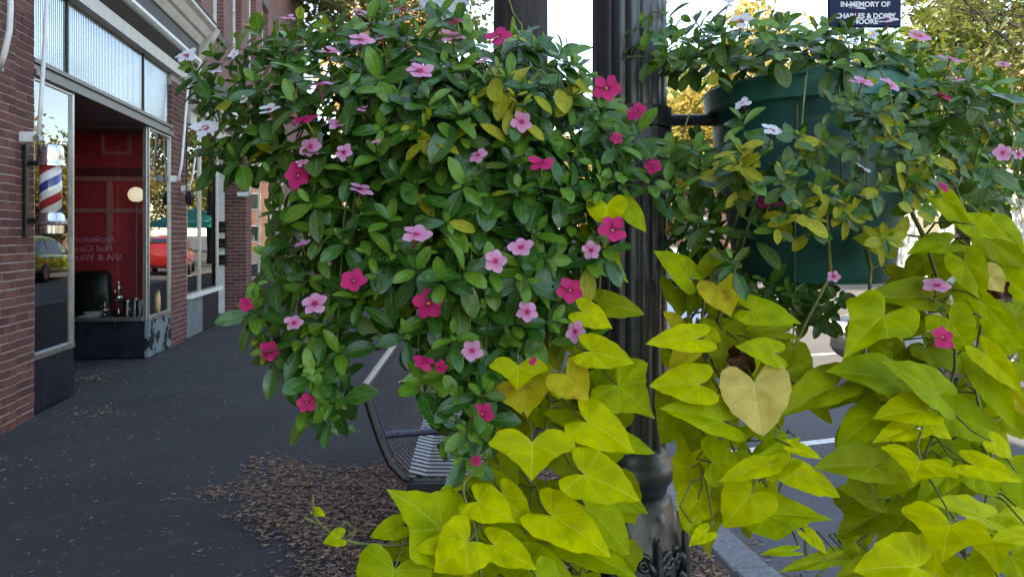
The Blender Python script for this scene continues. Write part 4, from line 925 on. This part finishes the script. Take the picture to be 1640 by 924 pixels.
for (x, y, n) in ((800, 120, 3), (830, 150, 3), (690, 200, 2), (900, 130, 3), (655, 210, 2), (760, 160, 2), (700, 340, 1), (440, 90, 1), (510, 45, 2), (850, 170, 2)):      # clusters gone yellow
    for k in range(n): c = P(x+rv.gauss(0, 14), y+rv.gauss(0, 14), drape(x, y, 716)-.045); rosette(near(allL, x, y), c, axis_at(c, PL, y), .045, 0, .6, npair=2)
for (x, y) in ((748, 690), (742, 730), (515, 610), (530, 650), (520, 670), (500, 600), (760, 700), (300, 110), (325, 235), (405, 480), (425, 560), (1010, 265), (965, 300), (1000, 230), (590, 30), (640, 5), (700, 20), (410, 50), (480, 30), (730, 25), (830, 55), (900, 80), (930, 100)):
    c = P(x, y, drape(x, y, 716)-.02); rosette(near(allL, x, y), c, axis_at(c, PL, y), rv.uniform(.042, .058), 0)
rpos = do_flowers(FRT, dict(w=[white_r], p=pale_r, h=hot_r), PR, 1300, .30)
RA = [(1005, 40), (1050, 15), (1120, 25), (1200, 30), (1300, 35), (1440, 60), (1540, 95), (1560, 150), (1490, 140), (1440, 105), (1330, 95), (1180, 88), (1130, 110), (1060, 95), (1010, 80)]
RB = [(1475, 120), (1560, 100), (1620, 140), (1650, 220), (1650, 320), (1570, 330), (1500, 310), (1470, 220)]
RC = [(1072, 240), (1125, 210), (1140, 270), (1140, 340), (1120, 400), (1085, 370), (1072, 300)]
for msk, sp in ((RA, 34), (RB, 38), (RC, 36)):
    layer(msk, sp, allR, PR, 1300, .28, 0, 1, (.04, .058), .02, .6, rpos); layer(msk, sp, allR, PR, 1300, .28, .08, 3, (.042, .058), .02, .6, stem=False); layer(msk, sp+6, allR, PR, 1300, .28, .17, 4, (.042, .058), .02, .6, stem=False)
for (x, y, yl) in ((1180, 245, .8), (1195, 228, .4), (1165, 260, .9), (1190, 268, .8), (1270, 325, .7), (1290, 300, .4), (1320, 235, .1), (1330, 300, .6), (1372, 340, .8), (1350, 325, .6), (1262, 278, .1), (1285, 205, .1), (1230, 290, .1), (1425, 165, .1), (1345, 160, .1), (1405, 165, .1), (1470, 250, .3), (1430, 375, .7), (1410, 300, .5), (1300, 250, .2), (1385, 225, .1), (1340, 478, .1), (1290, 468, .0), (1312, 500, 0), (1440, 210, .7), (1455, 195, .5), (1500, 260, .1), (1310, 340, .5), (1240, 340, .4), (1200, 300, .3), (1510, 570, 0), (1215, 470, 0), (1170, 420, 0), (1250, 470, 0), (1460, 330, .4), (1480, 300, .2)):
    for k in range(2): yl *= .8 if k == 0 else .7; c = P(x+rv.gauss(0, 9), y+rv.gauss(0, 9), 1.2+rv.gauss(0, .02)+(.2 if y > 440 else 0)); rosette(near(allR, x, y), c, (axis_at(c, PR, y)-FW*.4), rv.uniform(.030, .046), 0, yl, olive=.5, npair=3)
for (x, y) in poisson([(1075, 380), (1140, 360), (1200, 450), (1340, 455), (1330, 505), (1200, 510), (1120, 500), (1080, 470)], 26):
    c = P(x, y, 1.47+rv.gauss(0, .03)); rosette(near(allR, x, y), c, axis_at(c, PR, y), rv.uniform(.04, .056), 2, .0, stem=False, npair=3)
for p in allL+allR: p.finish()

# ---------------------------------------------------------------- sweet potato vines
# leaf: notch x y, tip x y, width, layer, colour (l lime g green o olive y yellow t tan b brown), shape
VL = """707 847 635 775 128 1 g T;749 868 696 908 85 0 l W;765 803 821 826 62 0 l H;802 794 772 744 56 2 g W;807 795 851 840 48 1 l H;746 772 700 786 20 1 g H;642 842 593 854 36 1 g H;632 912 600 1000 112 0 g W
672 877 581 886 36 2 o H;704 873 665 877 28 0 l W;790 872 856 903 52 0 l H;784 842 854 870 44 2 g H;750 895 745 925 34 1 l W;852 708 853 764 126 0 l T;941 676 1020 717 74 0 l W;912 689 1048 717 56 1 g H;936 760 1025 792 82 0 l W
883 826 983 879 86 0 l W;938 811 1016 883 74 1 g H;974 785 1040 816 42 2 g H;912 873 1020 916 48 2 g H;849 906 930 940 76 1 g W;990 617 1048 663 108 1 g T;946 563 1015 576 54 0 l W;960 486 1033 496 46 1 o H;933 500 982 520 44 0 l W
888 508 836 470 54 1 o T;830 586 831 622 86 0 l T;835 602 843 663 96 1 y W;907 600 941 637 66 0 y W;895 620 914 636 34 2 l H;880 548 890 580 42 2 o H;945 505 965 530 40 2 o W;972 328 976 364 60 0 l W;1001 330 1036 366 34 1 g H
930 372 942 386 34 1 l W;968 414 1006 448 46 1 g T;545 862 518 866 30 0 g W;505 818 520 824 14 0 l H;865 655 880 690 42 2 g W;820 668 845 700 44 3 o W;920 640 925 680 44 3 o H;770 900 700 925 60 2 g W;860 925 900 960 70 0 g W
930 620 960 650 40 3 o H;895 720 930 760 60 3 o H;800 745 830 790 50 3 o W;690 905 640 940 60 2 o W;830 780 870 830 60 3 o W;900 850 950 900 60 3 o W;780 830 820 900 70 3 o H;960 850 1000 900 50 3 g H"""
VR = """1103 443 1057 396 52 1 g W;1138 436 1146 398 42 1 o W;1150 458 1171 501 60 0 y W;1203 497 1288 508 50 0 g W;1115 543 1041 543 48 0 l W;1085 522 1068 498 30 2 y H;1135 535 1155 545 24 1 l H;1105 560 1072 582 36 1 y H;1155 530 1160 585 68 2 o W
1240 566 1189 549 46 0 g W;1255 530 1200 522 34 2 o H;1270 556 1255 590 40 2 o W;1272 566 1296 612 42 2 o H;1119 616 1046 611 66 0 l W;1188 566 1192 608 42 1 b H;1208 612 1222 692 98 0 t H;1156 674 1067 644 64 0 g W;1222 705 1262 692 50 1 g W
1141 740 1190 740 84 1 g W;1232 742 1156 761 36 0 l H;1190 740 1172 726 36 2 g W;1264 740 1233 765 42 0 l W;1268 712 1217 726 18 0 g H;1271 716 1317 732 20 0 l H;1271 758 1352 789 48 1 l H;1203 791 1159 838 78 0 l W;1117 801 1091 833 62 1 l W
1226 824 1338 819 84 1 g T;1108 838 1120 855 30 0 g W;1132 853 1104 870 28 0 l W;1190 830 1205 863 24 2 o H;1292 854 1326 884 22 1 l H;1268 882 1221 884 16 1 g H;1330 896 1252 908 26 1 o H;1404 665 1340 707 66 1 g W;1337 619 1255 650 70 1 o W
1385 620 1320 648 38 2 o H;1300 638 1333 678 26 2 o H;1434 609 1341 581 78 1 g H;1503 631 1431 575 66 0 g W;1477 659 1406 658 64 0 l W;1460 687 1403 700 40 0 l W;1488 678 1529 699 34 0 l W;1474 737 1463 767 104 0 l T;1399 746 1314 738 72 1 o W
1440 742 1412 792 68 1 o W;1400 798 1352 776 44 2 o H;1404 826 1340 853 52 2 o H;1455 826 1407 868 58 2 o H;1520 760 1472 799 44 1 g H;1522 840 1505 892 126 0 l T;1576 828 1502 792 54 0 l W;1560 750 1602 794 54 1 g H;1558 744 1640 764 46 0 l W
1650 860 1590 858 34 0 l H;1590 868 1601 920 56 1 l T;1470 908 1378 901 98 0 l W;1645 830 1605 818 32 1 l H;1530 665 1622 702 64 1 g W;1590 708 1626 730 34 1 l H;1575 592 1626 678 50 1 g H;1578 566 1645 628 44 0 l W;1600 608 1648 668 30 2 y H
1562 362 1632 384 46 0 g T;1508 318 1560 372 38 1 g H;1585 385 1648 428 44 1 o H;1518 390 1458 396 48 1 g W;1420 390 1372 378 48 1 o W;1545 420 1578 480 52 1 g W;1495 480 1393 464 64 1 o W;1415 505 1352 558 104 0 g T;1470 510 1492 526 30 1 g H
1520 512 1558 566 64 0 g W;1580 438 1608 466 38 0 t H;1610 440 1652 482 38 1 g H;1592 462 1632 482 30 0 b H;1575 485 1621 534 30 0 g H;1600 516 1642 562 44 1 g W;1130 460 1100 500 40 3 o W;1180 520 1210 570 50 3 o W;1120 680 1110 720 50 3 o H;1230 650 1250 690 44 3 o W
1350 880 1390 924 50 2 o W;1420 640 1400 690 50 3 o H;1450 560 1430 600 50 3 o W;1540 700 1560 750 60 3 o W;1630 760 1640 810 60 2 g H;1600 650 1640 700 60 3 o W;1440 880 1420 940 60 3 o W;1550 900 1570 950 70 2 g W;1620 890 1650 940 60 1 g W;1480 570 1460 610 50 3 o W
1560 620 1570 660 44 3 o H;1500 750 1530 800 60 3 o W;1370 700 1350 750 50 3 o H;1590 740 1620 790 50 3 o W;1480 420 1450 450 44 2 o W;1560 400 1590 430 40 2 o W;1400 910 1345 915 40 2 o H;1450 480 1480 520 44 2 o W"""
STL = [[(905, 330, 1.36), (930, 420, 1.34), (905, 560, 1.31), (870, 700, 1.28), (845, 830, 1.25), (830, 945, 1.2)], [(930, 300, 1.36), (960, 400, 1.36), (955, 520, 1.34), (940, 640, 1.33), (950, 760, 1.3), (930, 920, 1.25)], [(850, 540, 1.33), (810, 680, 1.28), (778, 740, 1.22), (742, 778, 1.15), (762, 850, 1.13), (772, 940, 1.1)], [(765, 862, 1.15), (700, 862, 1.16), (640, 872, 1.16), (590, 872, 1.15), (545, 862, 1.13), (515, 842, 1.12), (487, 828, 1.11)], [(515, 842, 1.12), (503, 825, 1.115), (501, 800, 1.11)]]
STR = [[(1160, 400, 1.36), (1128, 480, 1.34), (1130, 580, 1.32), (1165, 660, 1.3), (1130, 760, 1.3), (1108, 880, 1.28)], [(1180, 420, 1.36), (1140, 560, 1.33), (1160, 620, 1.31), (1175, 720, 1.28), (1230, 780, 1.27), (1250, 850, 1.27)], [(1330, 440, 1.34), (1270, 560, 1.33), (1240, 650, 1.3), (1260, 720, 1.25), (1245, 800, 1.24)], [(1395, 430, 1.34), (1385, 600, 1.32), (1400, 700, 1.3), (1420, 850, 1.28), (1432, 945, 1.26)], [(1480, 380, 1.32), (1530, 560, 1.3), (1500, 680, 1.27), (1480, 760, 1.25), (1540, 850, 1.23), (1545, 945, 1.2)], [(1530, 300, 1.34), (1580, 450, 1.32), (1560, 600, 1.3), (1590, 740, 1.26), (1570, 850, 1.24), (1610, 945, 1.2)], [(1420, 830, 1.28), (1390, 856, 1.27), (1345, 890, 1.26), (1295, 935, 1.25)], [(1300, 905, 1.27), (1290, 880, 1.26), (1292, 852, 1.26)]]
def vine(label, txt, stems, pot, fills, group=None):
    pl = Plant(label, (0, 0), pot, group, 'sweet_potato_vine'); ptsall = []; rg = random.Random(9)
    for s in stems:
        w = [P(*q) for q in s]; sm = []
        for i in range(len(w)-1):
            p0, p1, p2, p3 = w[max(0, i-1)], w[i], w[i+1], w[min(len(w)-1, i+2)]
            for k in range(5):
                t = k/5; sm.append(.5*((2*p1)+(p2-p0)*t+(2*p0-5*p1+4*p2-p3)*t*t+(3*p1-p0-3*p2+p3)*t**3))
        sm.append(w[-1]); pl.stem.tube(sm, [.003-.0011*i/len(sm) for i in range(len(sm))], 6); ptsall += sm
        if s[0][1] < 470:     # tie the top back into the pot
            top = Vector((pot.x, pot.y, ZRIM+.01)); pl.stem.tube([sm[0], sm[0]*.6+top*.4+UP*.06, top+(sm[0]-top)*.3], .0038, 6)
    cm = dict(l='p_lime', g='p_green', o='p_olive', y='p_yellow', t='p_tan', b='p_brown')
    for q in txt.replace('\n', ';').split(';'):
        bx, by, tx, ty, w, ly_, col, shp = q.split(); bx, by, tx, ty, w = map(float, (bx, by, tx, ty, w)); ly_ = int(ly_)
        d = 1.20+.055*ly_+rg.gauss(0, .012)-(.06 if by > 700 else 0)-(.04 if by > 830 else 0)+(.03 if by < 520 else 0)
        Lp = math.hypot(tx-bx, ty-by)/1200*d
        down = max(0, (ty-by)/(abs(ty-by)+abs(tx-bx)+1e-6))
        b = P(bx, by, d); t = P(tx, ty, d-Lp*(rg.uniform(.15, .5)+.25*down)+(.1*Lp if ty < by else 0))
        ax = t-b; L_ = ax.length; toC = (EYEV-b).normalized()
        nrm = toC*1.0+UP*rg.uniform(.35, .9)+RT*rg.gauss(0, .22)
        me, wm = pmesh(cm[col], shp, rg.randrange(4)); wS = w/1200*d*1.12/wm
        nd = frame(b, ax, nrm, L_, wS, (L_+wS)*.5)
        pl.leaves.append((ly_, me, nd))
        # petiole
        zc = [p for p in ptsall]; s_ = min(zc, key=lambda p: (p-b).length+.6*abs(p.z-b.z-.02)); back = b-ax.normalized()*.02+FW*.02
        v = s_-b
        if v.length > .2: s_ = b+v*(.2/v.length)
        mid = (back+s_)/2+UP*.012+FW*.012; pl.stem.tube([b, back, mid, s_], [.0013, .0016, .0018, .0021], 5, False)
    for poly, n, lo in fills:
        for (x, y) in poisson(poly, n)[:90]:
            a = rg.gauss(0, .7); wpx = rg.uniform(46, 78); d = lo+rg.uniform(0, .13); Lp = wpx*rg.uniform(.8, 1.)
            b = P(x, y, d); t = P(x+Lp*math.sin(a), y+Lp*math.cos(a), d-rg.uniform(.01, .05)); ax = t-b
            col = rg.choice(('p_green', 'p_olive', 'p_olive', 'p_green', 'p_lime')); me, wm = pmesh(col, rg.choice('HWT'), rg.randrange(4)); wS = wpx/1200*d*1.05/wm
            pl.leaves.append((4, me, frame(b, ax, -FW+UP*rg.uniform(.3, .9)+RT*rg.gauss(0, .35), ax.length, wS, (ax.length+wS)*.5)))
            s_ = min(ptsall, key=lambda p: (p-b).length); v = s_-b; s_ = b+v*min(1, .2/max(v.length, 1e-5)); pl.stem.tube([b, (b+s_)/2+UP*.015, s_], [.0013, .0017, .002], 5, False)
    pl.finish(300, 'vinestem'); return pl
vine('chartreuse sweet potato vine hanging from the shop side planter in front of the lamp post', VL, STL, PL, [([(800, 560), (900, 520), (960, 560), (990, 700), (1000, 900), (960, 940), (640, 940), (650, 870), (760, 800), (800, 700)], 42, 1.31)])
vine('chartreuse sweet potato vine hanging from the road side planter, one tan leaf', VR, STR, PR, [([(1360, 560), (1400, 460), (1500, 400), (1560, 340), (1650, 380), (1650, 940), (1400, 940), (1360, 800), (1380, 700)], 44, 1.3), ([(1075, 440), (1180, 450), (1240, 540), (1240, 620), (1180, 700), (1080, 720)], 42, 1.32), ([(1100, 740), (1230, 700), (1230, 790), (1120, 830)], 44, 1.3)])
